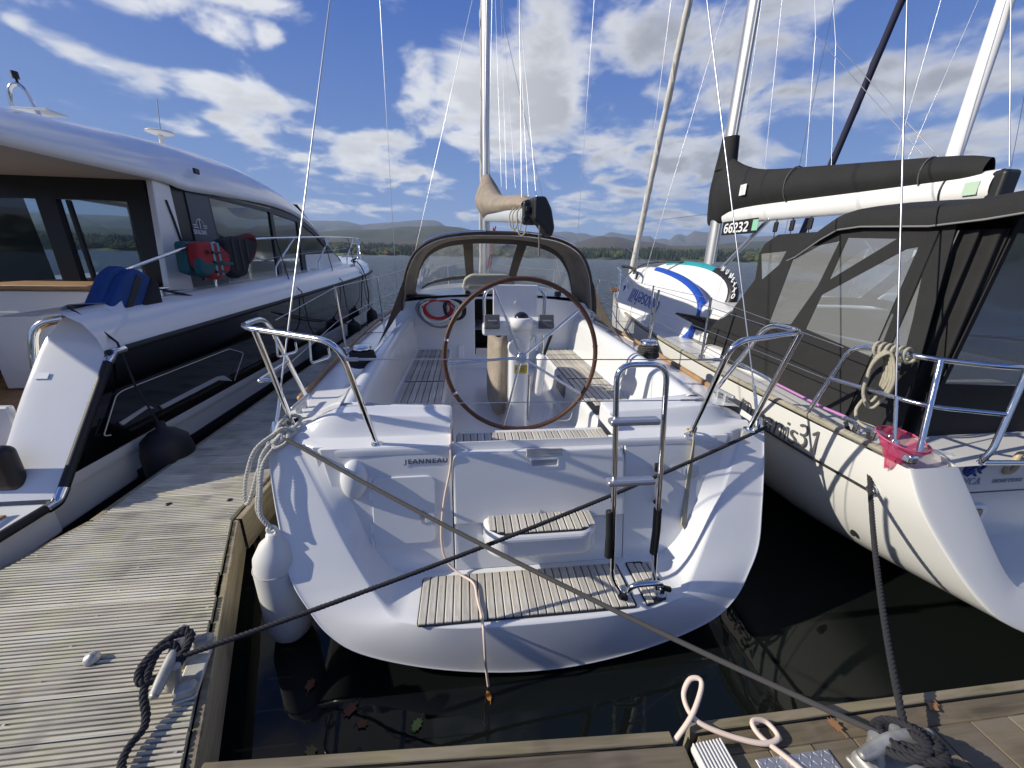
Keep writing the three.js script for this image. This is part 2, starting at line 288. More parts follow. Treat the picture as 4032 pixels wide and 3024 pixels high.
// ---------- lake, fells and woods ----------
{
  M.lake = phys(.020, .030, .036, .10, { ior: 1.33, bumpMap: T.ripple, bumpScale: .09 });
  M.water = phys(.006, .008, .007, .02, { ior: 1.33, bumpMap: T.calm, bumpScale: .010 });
  const X0 = -22, X1 = 24, Z0 = -8, Z1 = 30, R = 11000;
  const s = new THREE.Shape(); s.absarc(0, 0, R, 0, Math.PI * 2); s.holes.push(new THREE.Path([[X0, -Z1], [X0, -Z0], [X1, -Z0], [X1, -Z1]].map((q) => new THREE.Vector2(...q))));
  setting('lake', new THREE.ShapeGeometry(s, 64).rotateX(-Math.PI / 2), M.lake, 'rippled blue grey lake reaching to the far wooded shore');
  setting('harbour_water', new THREE.PlaneGeometry(X1 - X0, Z1 - Z0).rotateX(-Math.PI / 2).translate((X0 + X1) / 2, 0, (Z0 + Z1) / 2), M.water, 'dark still water between the moored boats');

  const table = (t, a, out) => { if (a <= t[0][0] || a >= t[t.length - 1][0]) return out; for (let i = 1; i < t.length; i++) if (a <= t[i][0]) return mix(t[i - 1][1], t[i][1], (a - t[i - 1][0]) / (t[i][0] - t[i - 1][0])); };
  const far = [[-62, 2.6], [-40, 3.3], [-30, 3.5], [-26.1, 3.84], [-23.3, 3.93], [-22.2, 3.93], [-21.0, 3.71], [-20.4, 3.57], [-19.4, 3.76], [-17.7, 3.94], [-16.0, 4.09], [-14.8, 4.24], [-13.2, 4.41], [-11.1, 4.49], [-10.4, 4.34], [-9.6, 3.84], [-7.5, 3.26], [-3, 2.5], [1.8, 2.55], [4.7, 3.07], [5.6, 3.38], [6.3, 3.35], [6.8, 3.45], [7.7, 3.40], [8.5, 3.17], [9.0, 3.27], [9.7, 3.24], [10.6, 2.96], [12.0, 2.97], [13.0, 3.44], [13.8, 3.33], [14.8, 3.16], [16.0, 3.10], [17.2, 2.94], [18.2, 2.94], [18.8, 2.49], [19.9, 2.66], [20.7, 2.49], [21.2, 3.05], [21.8, 3.16], [22.6, 2.94], [23.5, 3.54], [24.4, 3.42], [25.4, 3.36], [26.5, 3.24], [27.5, 3.08], [28.5, 3.02], [29.6, 2.80], [34, 3.0], [42, 3.2], [62, 2.6]];
  const mid = [[-62, 2.2], [-35, 2.0], [-25.2, 2.55], [-22.2, 2.93], [-17.8, 3.17], [-16.0, 3.46], [-14.4, 3.63], [-13.0, 3.62], [-10.6, 3.82], [-8.7, 3.75], [-7.5, 3.67], [-5.8, 3.36], [-3.7, 2.99], [0, 2.0], [4.4, 1.63], [8.1, 1.98], [9.4, 2.30], [10.6, 2.66], [11.9, 2.91], [12.8, 2.80], [13.8, 2.86], [14.9, 2.64], [16.1, 2.30], [19.1, 2.20], [20.7, 1.82], [22.5, 1.72], [25.7, 1.85], [27.7, 2.12], [29.7, 2.28], [36, 2.4], [62, 2.2]];
  const RF = 9000, RM = 3600, SH = 1080;
  const shore = (a) => (Math.abs(a) < 62 ? SH : mix(SH, 420, sstep(62, 110, Math.abs(a)))) * (1 + .03 * Math.sin(a * .9) + .02 * Math.sin(a * 2.3 + 1));
  const height = (a, r) => {
    const s = shore(a), d = r - s; if (d < 0) return -1;
    const x = Math.sin(a * D2R) * r * .001, z = Math.cos(a * D2R) * r * .001;
    const eF = table(far, a, 2.4 + fbm(a * .12, 3, 1, 3) * 1.6), eM = table(mid, a, 2.2 + fbm(a * .15, 9, 4, 3) * 1.2);
    const n = fbm(x * 1.7, z * 1.7, 2.2, 5) - .5, gul = Math.abs(fbm(x * 2.6 + 7, z * .9, 5.1, 4) - .5) * 2;
    const hM = RM * Math.tan(eM * D2R), hF = RF * Math.tan(eF * D2R);
    let h = 2 + 26 * sstep(0, 600, d) + n * 14 * sstep(0, 300, d);
    const m = r < RM ? Math.pow(sstep(1350, RM, r), 1.15) : sstep(6200, RM, r), f = r < RF ? Math.pow(sstep(4300, RF, r), 1.25) : sstep(11500, RF, r);
    const edgeM = 1 - Math.abs(m - 1) * .0, edgeF = 1;
    h = Math.max(h, hM * m * edgeM + (n * 60 - gul * 70) * m * (1 - m) * 3);
    h = Math.max(h, hF * f * edgeF + (n * 150 - gul * 260) * f * (1 - f) * 3);
    if (Math.abs(a) > 75) h = Math.max(h, 55 * sstep(0, 380, d) * sstep(75, 110, Math.abs(a)) * (.6 + n));
    return h;
  };
  const As = []; for (let a = -180; a < 180;) { As.push(a); a += Math.abs(a) < 60 ? .28 : 2; }
  const Rs = []; for (let i = 0; i <= 84; i++) Rs.push(i < 40 ? i / 40 : 0);
  const pos = [], col = [], idx = [], NR = 84;
  for (const a of As) for (let i = 0; i <= NR; i++) {
    const t = i / NR, r = mix(shore(a) - 4, 10800, Math.pow(t, 1.7)), h = height(a, r), x = Math.sin(a * D2R) * r, z = -Math.cos(a * D2R) * r;
    pos.push(x, h, z);
    const n = fbm(x * .004, z * .004, 3, 4), n2 = fbm(x * .0011, z * .0011, 8, 4), high = sstep(120, 420, h + (n - .5) * 160);
    let c = [mix(.030, .052, n), mix(.042, .058, n), mix(.020, .026, n)];
    const br = sstep(.48, .6, n2); c = [mix(c[0], .068, br * .8), mix(c[1], .046, br * .8), mix(c[2], .03, br * .8)];
    c = [mix(c[0], .062, high * .6), mix(c[1], .062, high * .6), mix(c[2], .048, high * .6)];
    if (r < 1700 && h < 26) c = n > .5 ? [.085, .11, .036] : [.06, .08, .03];
    col.push(...c);
  }
  const N = NR + 1; for (let k = 0; k < As.length; k++) for (let i = 0; i < NR; i++) { const a = k * N + i, b = ((k + 1) % As.length) * N + i; idx.push(a, a + 1, b, b, a + 1, b + 1); }
  const g = new THREE.BufferGeometry(); g.setAttribute('position', new THREE.Float32BufferAttribute(pos, 3)); g.setAttribute('color', new THREE.Float32BufferAttribute(col, 3)); g.setIndex(idx); g.computeVertexNormals();
  const land = new THREE.Mesh(g, std(1, 1, 1, .95, { vertexColors: true })); land.name = 'hills'; land.userData.kind = 'structure'; land.userData.label = 'brown and green fells rising behind the far lake shore'; land.castShadow = land.receiveShadow = true; scene.add(land);

  // woods along the shore: too many to count
  const leafy = (seed, n, tall) => { const q = rng(seed), gs = []; for (let i = 0; i < n; i++) { const a = q() * 6.28, rr = Math.sqrt(q()) * .42, y = .22 + q() * .62, s = (.30 - .2 * Math.abs(y - .45)) * (.7 + q() * .6); const b = new THREE.IcosahedronGeometry(s, 1), p = b.attributes.position; for (let k = 0; k < p.count; k++) { const f = .72 + .5 * hash3(Math.round(p.getX(k) * 900), Math.round(p.getY(k) * 900), Math.round(p.getZ(k) * 900) + seed + i); p.setXYZ(k, p.getX(k) * f, p.getY(k) * f * tall, p.getZ(k) * f); } b.computeVertexNormals(); gs.push(b.translate(Math.cos(a) * rr * (1 - Math.abs(y - .4)), y * tall, Math.sin(a) * rr * (1 - Math.abs(y - .4)))); } return mergeGeometries(gs.map(clean)); };
  const conifer = (seed) => { const q = rng(seed), gs = []; for (let i = 0; i < 6; i++) { const t = i / 6, c = new THREE.ConeGeometry(.24 * (1 - t) + .04, .34, 7, 1, true), p = c.attributes.position; for (let k = 0; k < p.count; k++) p.setX(k, p.getX(k) * (.8 + q() * .5)); gs.push(c.translate(0, .2 + t * .95, 0)); } return mergeGeometries(gs.map(clean)); };
  const kinds = [leafy(5, 12, 1), leafy(17, 10, 1.15), conifer(23)];
  const q = rng(77), spots = [[], [], []];
  for (let i = 0; i < 13000; i++) {
    const a = -76 + q() * 136, s = shore(a), d = Math.pow(q(), 1.5) * 900 + 8, r = s + d, cl = fbm(a * .5, d * .006, 3, 3);
    if (cl < .40 && d < 260) continue;
    const con = fbm(a * .35 + 9, d * .004, 12, 2) + (a > 5 && a < 20 ? .1 : 0) > .56 ? 2 : q() < .5 ? 0 : 1;
    spots[con].push([a, r, (con === 2 ? 17 : 13) * (.6 + q() * .6) * (d < 60 ? .75 : 1), q(), q()]);
  }
  // the bank behind the jetty, seen only as a reflection
  for (let i = 0; i < 700; i++) { const a = 100 + q() * 160, r = shore(a > 180 ? a - 360 : a) + 6 + q() * 240; spots[q() < .7 ? 0 : 1].push([a > 180 ? a - 360 : a, r, 9 + q() * 7, q(), q()]); }
  const mats = [std(1, 1, 1, .95), std(1, 1, 1, .95), std(1, 1, 1, .95)];
  ['broadleaf_wood', 'autumn_wood', 'conifer_wood'].forEach((nm, k) => {
    const im = new THREE.InstancedMesh(kinds[k], mats[k], spots[k].length), m4 = new THREE.Matrix4(), qt = new THREE.Quaternion(), c = new THREE.Color();
    spots[k].forEach(([a, r, h, e, f], i) => { const y = Math.max(0, height(a, r)) - .5; qt.setFromAxisAngle(Y, e * 6.28); const wd = h * (k === 2 ? .9 : 1.15 + f * .4); m4.compose(new V3(Math.sin(a * D2R) * r, y, -Math.cos(a * D2R) * r), qt, new V3(wd, h, wd)); im.setMatrixAt(i, m4); const v = .7 + f * .7; k === 2 ? c.setRGB(.018 * v, .034 * v, .018 * v) : e > .86 ? c.setRGB(.10 * v, .062 * v, .02 * v) : e > .5 ? c.setRGB(.058 * v, .078 * v, .022 * v) : c.setRGB(.036 * v, .058 * v, .018 * v); im.setColorAt(i, c); });
    im.name = nm; tag(im, ['green broadleaved wood lining the far lake shore', 'mixed autumn wood behind the far shore meadows', 'dark conifer plantation on the far lake shore'][k], 'wood', null, 'stuff'); im.castShadow = im.receiveShadow = true; scene.add(im);
  });
  scene.fog = new THREE.FogExp2(new THREE.Color().setRGB(.62, .76, 1.0), 0.00009);
}

// ---------- planking helper: each plank a part of its own ----------
const fontB = await new FontLoader().loadAsync('fonts/droid/droid_sans_bold.typeface.json');
const fontR = await new FontLoader().loadAsync('fonts/droid/droid_sans_regular.typeface.json');
const fontS = await new FontLoader().loadAsync('fonts/droid/droid_serif_bold.typeface.json');
function lettering(text, size, o, ax, ay, font = fontB, depth = .0015, stretch = 1) {
  const g = new TextGeometry(text, { font, size, depth, curveSegments: 4, bevelEnabled: false }); g.scale(stretch, 1, 1);
  const Xa = ax.clone().normalize(), Za = new V3().crossVectors(Xa, ay).normalize(), Ya = new V3().crossVectors(Za, Xa); return g.applyMatrix4(new THREE.Matrix4().makeBasis(Xa, Ya, Za).setPosition(o));
}
const plankCache = {};
function slat(parent, x, y, z, cx, cy, cz, mats, k, name = 'plank') { // box part of size x,y,z
  const key = [x, y, z].map((q) => q.toFixed(3)).join(); const g = plankCache[key] ??= boxUV(clean(cbox(x, y, z, .003)));
  const m = new THREE.Mesh(g, mats[k % mats.length]); m.name = name; m.position.set(cx, cy, cz); m.castShadow = m.receiveShadow = true; parent.add(m); return m;
}
const grainTurn = (m) => { const c = m.clone(); for (const s of ['map', 'bumpMap']) if (c[s]) { c[s] = c[s].clone(); c[s].rotation = Math.PI / 2; } return c; };
M.teakFA = M.teak.map(grainTurn); // grain running fore and aft on flat tops

// =====================================================================
// the white sailing yacht seen from astern
// =====================================================================
const yacht = thing('sailing_yacht', 'white sailing yacht with wooden wheel moored stern to the jetty', 'yacht', MAIN.pos, MAIN.turn);
{
  const Yt = yacht, rake = (v) => (v - 1) * .61;
  // --- aft rim, flange and bathing platform in one moulding ---
  const half = [[[1.405, 1.02, .012], [1.255, 1.0, -.005], [1.02, .992, -.078]], [[1.36, .82], [1.125, .80, -.125], [.985, .80, -.117]], [[1.30, .62], [1.005, .61, -.24], [.935, .62, -.155]], [[1.24, .45], [.875, .43, -.35], [.85, .44, -.193]], [[1.15, .33], [.785, .345, -.43], [.765, .348, -.21]],
    [[1.05, .23], [.725, .318, -.485], [.69, .322, -.212]], [[.9, .15], [.645, .315, -.515], [.625, .318, -.214]], [[.62, .08], [.5, .311, -.548], [.5, .315, -.215]], [[.3, .035], [.28, .309, -.563], [.28, .314, -.215]], [[0, .02], [0, .308, -.567], [0, .314, -.215]]];
  const row = (r, s) => { const [o, i, j] = r.map((q) => P(q[0] * s, q[1], q[2] ?? rake(q[1]))), L = (a, b, t, dz = 0) => { const q = a.clone().lerp(b, t); q.z += dz; return q; }; return [o, L(o, i, .03, .008), L(o, i, .10, .004), L(o, i, .5, .006), L(o, i, .90, .006), L(o, i, .975, .003), L(i, j, .06), L(i, j, .2), L(i, j, .55), j]; };
  const rim = [...half.slice(0, 9).map((r) => row(r, -1)), row(half[9], 1), ...half.slice(0, 9).map((r) => row(r, 1)).reverse()];
  const rimG = patch(rim, 5, 4);
  part(Yt, 'transom_moulding', rimG, M.gel);
  // --- hull shell forward of the rim ---
  const prof = (w, hb, sh, kl) => [[hb, sh], [hb * .985, sh * .78], [hb * .95, sh * .55], [hb * .88, sh * .32], [hb * .76, sh * .14], [hb * .52, .0], [hb * .25, kl * .6], [0, kl]].map((q) => [q[0], q[1], w]);
  const aft = [[1.405, 1.02], [1.355, .80], [1.29, .59], [1.18, .36], [1.0, .195], [.62, .08], [.3, .035], [0, .02]].map((q) => [q[0], q[1], rake(q[1]) + .012]);
  const secs = [aft, prof(.5, 1.45, 1.03, -.1), prof(1.6, 1.53, 1.04, -.25), prof(3.2, 1.58, 1.06, -.35), prof(5, 1.47, 1.10, -.35), prof(6.8, 1.08, 1.15, -.3), prof(8.2, .52, 1.2, -.2), prof(8.95, .05, 1.23, .1)];
  const hullRow = (s) => [...s.map((q) => P(-q[0], q[1], q[2])), ...s.slice(0, -1).reverse().map((q) => P(q[0], q[1], q[2]))];
  part(Yt, 'hull', flip(patch(secs.map(hullRow), 4, 3)), M.gel);
  // --- transom panels, each with an open joint round it ---
  const pl0 = P(0, .315, -.222), up = P(0, .66, .14).normalize(), lenT = .70; // sloping transom plane, a = u, b = distance up the slope
  const TP = (outline, t, bev = .006, lift = 0, holes = []) => plate(outline, pl0.clone().addScaledVector(new V3().crossVectors(X, up).normalize(), lift), X, up, t, bev, holes, 3);
  part(Yt, 'transom_bulkhead', TP([[-1.0, -.03], [1.0, -.03], [1.16, .71], [-1.16, .71]], .01, .001, -.034), M.gelMatt);
  for (const s of [[-.4565, -.0, -.4535, .69], [.5005, 0, .5035, .69], [-.451, .2635, .5, .2665]]) part(Yt, 'panel_joint', TP(rect(...s), .004, 0, -.0235), M.caulk);
  part(Yt, 'transom_panel', TP(roundPoly([[-.95, -.02], [-.457, -.02], [-.460, .705], [-1.12, .705]], [.01, .006, .01, .01]), .026, .004, -.026), M.gel);
  part(Yt, 'transom_panel', TP(roundPoly([[.504, -.02], [.95, -.02], [1.12, .705], [.504, .705]], [.006, .01, .01, .01]), .026, .004, -.026), M.gel);
  const lower = part(Yt, 'transom_panel', TP(rect(-.451, .0, .499, .262, .012), .028, .006, -.026), M.gel);
  const gate = part(Yt, 'transom_gate', TP(roundPoly([[-.451, .268], [.499, .268], [.494, .60], [.475, .665], [-.44, .665], [-.455, .60]], [.012, .012, .05, .05, .05, .05]), .05, .014, -.026), M.gel);
  part(gate, 'joint_slot', TP(rect(.012, .262, .022, .33, .003), .006, .002, .022), M.anod);
  // teak lip and hand hold of the gate
  part(gate, 'teak_lip', TP(rect(-.06, .63, .135, .672, .004), .012, .003, .018), M.teak[0]);
  part(gate, 'hand_hold', [TP(rect(-.04, .565, .12, .622, .012), .006, .002, .0225, [rect(-.03, .577, .11, .61, .006)])], M.gel);
  part(gate, 'hand_hold_recess', [TP(rect(-.03, .577, .11, .61, .006), .002, .0005, .022)], M.gelMatt);
  // moulded step with teak on top
  const stepO = roundPoly([[-.30, 0], [.315, 0], [.30, -.15], [.24, -.205], [-.22, -.205], [-.285, -.15]], [.01, .01, .07, .07, .07, .07]);
  const stepG = plate(stepO, P(0, .50, -.145), X, new V3(0, 0, -1), .115, .03, [], 4);
  const step = part(Yt, 'boarding_step', stepG, M.gel);
  part(step, 'caulking', plate(roundPoly([[-.275, -.03], [.29, -.03], [.275, -.14], [.225, -.185], [-.21, -.185], [-.262, -.14]], .05), P(0, .6135, -.145), X, new V3(0, 0, -1), .004, .001), M.caulk);
  for (let i = 0; i < 14; i++) { const u = -.252 + i * .0405, e = Math.abs(i - 6.5) > 6 ? .028 : Math.abs(i - 6.5) > 5 ? .012 : 0; slat(step, .034, .008, .146 - e, u, .6205, -(-.145 - .105 + e / 2), M.teakFA, i * 2 + (i >> 1)); }
  // bathing platform teak
  const plat = part(Yt, 'platform_caulking', [plate(rect(-.622, -.30, .452, -.012, .02), P(0, .313, -.248), X, new V3(0, 0, -1), .006, .001), plate(roundPoly([[.50, -.012], [.60, -.012], [.645, -.16], [.60, -.275], [.50, -.30]], .015), P(0, .313, -.248), X, new V3(0, 0, -1), .006, .001)], M.caulk);
  for (let i = 0; i < 26; i++) slat(plat, .0355, .012, .278, -.598 + i * .0408, .3215, .404, M.teakFA, (i * 7) % 5 + (i % 3));
  for (let i = 0; i < 3; i++) slat(plat, .0355, .012, .262 - i * .035, .524 + i * .0408, .3215, .404 - i * .012, M.teakFA, i);
  for (let i = 0; i < 1; i++) slat(plat, .0355, .012, .12, .628, .3215, .33, M.teakFA, i + 1);

  // --- locker door, hinge, latch and vent cowl on the port side of the transom ---
  const dr = part(Yt, 'locker_door', TP(rect(-.87, .175, -.545, .545, .05), .009, .005, .0005), M.gel);
  part(dr, 'latch', [TP(roundPoly([[-.60, .285], [-.565, .30], [-.545, .335], [-.58, .345], [-.605, .32]], .02), .006, .002, .010)], M.gelMatt);
  part(dr, 'latch_pocket', TP(roundPoly([[-.625, .285], [-.60, .28], [-.585, .33], [-.61, .365], [-.632, .34]], .02), .003, .001, .0095), std(.45, .46, .47, .5));
  part(dr, 'hinge', [.19, .27, .45, .53].map((b) => TP(rect(-.885, b - .025, -.868, b + .025, .004), .008, .002, .001)), M.white);
  const egg = new THREE.SphereGeometry(1, 28, 18); egg.scale(.07, .105, .058);
  const cowl = part(Yt, 'vent_cowl', at(egg, -.955, .845, .112, -.2), M.gel);
  part(cowl, 'cowl_base', at(new THREE.TorusGeometry(.082, .006, 6, 28).scale(1, 1.35, 1), -.958, .85, .10, -.22), M.gelMatt);
  // shower box, bilge outlets and fill cap to starboard
  part(Yt, 'shower_handle', [pipe(PS([[.70, .80, -.125], [.702, .77, -.15], [.70, .70, -.158], [.69, .655, -.175], [.668, .65, -.18]]), .011, .02), at(rbox(.045, .05, .03, .006), .70, .835, .115)], M.black);
  const cap = part(Yt, 'deck_filler', at(new THREE.CylinderGeometry(.042, .044, .008, 28).rotateX(Math.PI / 2), .905, .80, .118, -.21), M.steel);
  part(Yt, 'inspection_cover', at(new THREE.CylinderGeometry(.045, .046, .006, 28).rotateX(Math.PI / 2), .80, .80, .117, -.21), M.gel);

  // --- maker's lettering on the transom edge ---
  part(Yt, 'maker_lettering', lettering('JEANNEAU', .024, pl0.clone().addScaledVector(up, .612).add(P(-.70, 0, -.002)), X, up, fontB, .002, 1.35), std(.16, .17, .19, .3, { metalness: .6 }));

  // --- aft coaming blocks each side of the gate ---
  const block = (s) => {
    const secB = (u, top, fw, sh = 0) => [[u, .965, -.086 + sh], [u, .996, -.080 + sh], [u, 1.006, -.055 + sh], [u, 1.010, .02 + sh * .3], [u, 1.022, .045 + sh * .3], [u, top - .02, .085 + sh * .3], [u, top, .115 + sh * .3], [u, top, fw - .02], [u, top - .015, fw], [u, .86, fw + .012]].map((q) => P(q[0] * s, q[1], q[2]));
    const secs = [secB(.46, 1.085, .25), secB(.50, 1.10, .25), secB(.75, 1.108, .25), secB(1.02, 1.125, .26), secB(1.14, 1.11, .30, .03), secB(1.24, 1.06, .34, .085), secB(1.34, 1.03, .36, .10)];
    const g = patch(secs, 3, 4); return s < 0 ? g : flip(g);
  };
  part(Yt, 'aft_coaming', [flip(block(-1)), plate(rect(0, 0, .24, .10, .02), P(-.462, .985, .25), ZB, Y, .004, .001)], M.gel); part(Yt, 'aft_coaming', [flip(block(1)), plate(rect(0, 0, .24, .10, .02), P(.462, .985, .01), ZF, Y, .004, .001)], M.gel);
  // helm seat across the stern with planks
  const seat = part(Yt, 'helm_seat', [at(rbox(.90, .07, .32, .02, 3), .02, .917, -.05)], M.gel);
  part(seat, 'caulking', plate(rect(-.435, -.02, .455, .158, .02), P(0, .949, .0), X, new V3(0, 0, -1), .004, .001), M.caulk);
  for (let i = 0; i < 22; i++) slat(seat, .0355, .009, .165, -.414 + i * .0402, .9565, -.068, M.teakFA, (i * 5) % 4 + (i % 2));

  // --- cockpit: side decks, coamings, seats and sole ---
  const sect = (w, hb, top, s) => [[hb, 1.03], [hb - .03, 1.045], [1.24, 1.06], [1.18, 1.075], [1.125, top - .03], [1.09, top], [1.045, top + .004], [1.0, top - .03], [.985, top - .09], [.965, .90], [.955, .865], [.93, .852], [.80, .85], [.60, .85], [.565, .845], [.55, .81], [.545, .7], [.53, .62], [.50, .595], [.4, .592], [0, .59]].map((q) => P(q[0] * s, q[1], w));
  for (const s of [-1, 1]) {
    const rows = [sect(.24, 1.425, 1.13, s), sect(.7, 1.465, 1.165, s), sect(1.3, 1.51, 1.20, s), sect(2.0, 1.55, 1.225, s), sect(2.86, 1.575, 1.25, s)];
    let g = patch(rows, 4, 3); if (s < 0) g = flip(g); part(Yt, s < 0 ? 'port_cockpit_moulding' : 'starboard_cockpit_moulding', g, M.gel);
    // seat planks run fore and aft; an aft and a forward panel
    const sc = new THREE.Group(); sc.name = 'seat_planking'; Yt.add(sc);
    const spans = [[.62, 1.45], [1.49, 2.38], [2.41, 2.72]];
    for (const [a, b] of spans) {
      part(sc, 'caulking', at(cbox(.36, .006, b - a + .012, .002), s * .755, .8535, -(a + b) / 2), M.caulk);
      for (let i = 0; i < 7; i++) { const u = .60 + i * .0515, cut = (i < 1 && a > 2) || (i > 5 && a > 2) ? .05 : (i < 2 && a < 1) ? .26 - i * .1 : 0; slat(sc, .0455, .010, b - a - cut, s * u, .8595, -(a + b + (a < 1 ? cut : -cut)) / 2, M.teakFA, i + (a > 1 ? 2 : 0)); }
    }
    // lockers cut in the seat front
    part(Yt, 'seat_locker', [plate(rect(0, 0, .34, .19, .04), P(s * .545, .635, s < 0 ? 1.75 : 1.41), s < 0 ? ZB : ZF, Y, .006, .002), ], s < 0 ? M.gel : M.glassDark);
    // toe rail
    const tr = curve([[1.385, 1.04, .03], [1.44, 1.055, .5], [1.515, 1.065, 1.6], [1.565, 1.085, 3.2], [1.455, 1.13, 5], [1.065, 1.18, 6.8], [.5, 1.23, 8.2], [.06, 1.26, 8.93]].map((q) => P(q[0] * s, q[1], q[2])), 70);
    part(Yt, 'toe_rail', sweep(tr.slice(4), .021, 6), M.teakNew, 'weathered teak toe rail');
  }
  for (const s of [-1, 1]) part(Yt, 'seat_end_wall', at(cbox(.44, .26, .02, .004), s * .765, .72, -.255), M.gel);
  part(Yt, 'cockpit_drain_rope', sweep(curve(PS([[-.49, .86, .5], [-.50, .7, .45], [-.488, .62, .4], [-.47, .6, .33]]), 20), .006, 6), M.pinkCable);

  // --- deck and coachroof forward of the cockpit ---
  const deckRow = (w, hb, y) => [-1, -.8, -.4, 0, .4, .8, 1].map((k) => P(k * hb, y + .03 * (1 - k * k), w));
  part(Yt, 'foredeck', flip(patch([deckRow(2.86, 1.57, 1.05), deckRow(4, 1.55, 1.07), deckRow(5, 1.46, 1.09), deckRow(6.8, 1.07, 1.14), deckRow(8.2, .51, 1.19), deckRow(8.92, .05, 1.22)], 3, 2)), M.gel);
  const roofRow = (w, hw, y) => [[-hw, 1.06], [-hw + .05, y - .16], [-hw + .16, y - .04], [-hw * .5, y], [0, y + .02], [hw * .5, y], [hw - .16, y - .04], [hw - .05, y - .16], [hw, 1.06]].map((q) => P(q[0], q[1], w));
  part(Yt, 'coachroof', flip(patch([roofRow(2.87, 1.2, 1.50), roofRow(3.6, 1.17, 1.54), roofRow(4.6, 1.05, 1.52), roofRow(5.6, .85, 1.46), roofRow(6.5, .6, 1.34), roofRow(6.95, .42, 1.2)], 3, 3)), M.gel);
  const bulk = plate(roundPoly([[-1.22, .58], [1.22, .58], [1.21, 1.28], [1.12, 1.42], [.6, 1.475], [0, 1.49], [-.6, 1.475], [-1.12, 1.42], [-1.21, 1.28]], .03), P(0, 0, 2.89), X, Y, .05, .008, [roundPoly([[-.26, .76], [-.26, 1.46], [.22, 1.46], [.22, .76]], .03)]);
  const bh = part(Yt, 'cabin_bulkhead', bulk, M.gel);
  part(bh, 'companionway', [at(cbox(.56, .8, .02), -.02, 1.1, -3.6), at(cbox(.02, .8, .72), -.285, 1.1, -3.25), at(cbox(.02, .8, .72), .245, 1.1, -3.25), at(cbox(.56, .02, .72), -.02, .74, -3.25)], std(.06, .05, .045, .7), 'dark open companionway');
  part(bh, 'washboard', at(cbox(.46, .10, .02, .004), -.02, .80, -2.85), M.cream);
  part(bh, 'instrument_panel', [at(rbox(.075, .15, .03, .01), -.435, .80, -2.83), at(rbox(.06, .025, .03, .008), -.435, .885, -2.828)], M.white);
  part(Yt, 'sliding_hatch', at(rbox(.62, .05, .75, .02), -.02, 1.545, -3.3), M.cream);
  part(Yt, 'clutch_panel', [at(cbox(.9, .025, .16, .006), -.72, 1.485, -2.98), at(rbox(.06, .05, .13, .01), -.34, 1.52, -2.98), at(rbox(.06, .05, .13, .01), .8, 1.52, -2.98)], M.black);
  // horseshoe backrest panel on the roof, seen through the hood
  part(Yt, 'hatch_garage', plate(roundPoly([[-.42, 0], [.34, 0], [.30, .14], [.22, .20], [-.28, .20], [-.38, .14]], .04), P(0, 1.52, 3.75), X, Y, .22, .02), M.cream);

  // --- spray hood ---
  const hood = new THREE.Group(); hood.name = 'spray_hood'; Yt.add(hood);
  const arch = [[1.15, 1.34], [1.12, 1.55], [1.055, 1.80], [.92, 2.01], [.68, 2.135], [.35, 2.185], [0, 2.195]];
  const full = (a) => [...a.map((q) => [-q[0], q[1]]), ...a.slice(0, -1).reverse()];
  const A0 = full(arch).map((q) => P(q[0] + .04, q[1], 2.62 + .12 * (2.2 - q[1]))), A1 = full(arch).map((q) => P(q[0] * .975 + .04, q[1] * .992 + .02, 3.02)), A2 = full(arch).map((q) => P(q[0] * .95 + .04, q[1] * .985 + .01, 3.42));
  const base = full([[1.10, 1.30, 3.45], [1.06, 1.44, 3.75], [.98, 1.52, 4.02], [.82, 1.56, 4.25], [.6, 1.59, 4.38], [.3, 1.61, 4.44], [0, 1.615, 4.46]]).map((q, i) => { const b = [[1.10, 1.30, 3.45], [1.06, 1.44, 3.75], [.98, 1.52, 4.02], [.82, 1.56, 4.25], [.6, 1.59, 4.38], [.3, 1.61, 4.44], [0, 1.615, 4.46]][i < 7 ? i : 12 - i]; return P((i < 6 ? -b[0] : b[0]) + .04, b[1], b[2]); });
  part(hood, 'canopy', [patch([A0, A1, A2], 4, 5)], M.taupe, 'taupe canvas top of the spray hood');
  const A2s = smoothRow(A2, 10), Bs = smoothRow(base, 10), NS = A2s.length; // 121 across
  const S = (i, t) => { const q = A2s[i].clone().lerp(Bs[i], t); q.z -= .05 * Math.sin(t * Math.PI); return q; };
  const region = (i0, i1, t0, t1, n = 6, wob = 0) => gridGeo(Array.from({ length: i1 - i0 + 1 }, (_, k) => Array.from({ length: n + 1 }, (_, j) => { const q = S(i0 + k, mix(t0, t1, j / n)); if (wob) { q.z += wob * (fbm((i0 + k) * .35, j * .6, 4, 3) - .5); } return q; })));
  part(hood, 'window_surround', [region(0, NS - 1, 0, .10, 2), region(0, NS - 1, .90, 1, 2), region(0, 6, .1, .9), region(47, 51, .1, .9), region(69, 73, .1, .9), region(NS - 7, NS - 1, .1, .9)], M.taupeDark, 'dark canvas borders of the hood windows');
  part(hood, 'window', region(6, 47, .10, .90, 12, .05), M.vinyl); part(hood, 'window', region(51, 69, .10, .90, 10, .01), M.vinyl); part(hood, 'window', region(73, NS - 7, .10, .90, 12, .04), M.vinyl);
  const hem = smoothRow(A0, 6); part(hood, 'hoop', sweep(hem.map((q) => q.clone().add(P(0, -.012, .03))), .0125, 8), M.steel);
  part(hood, 'rear_hem', sweep(hem, .016, 6), M.taupeDark);
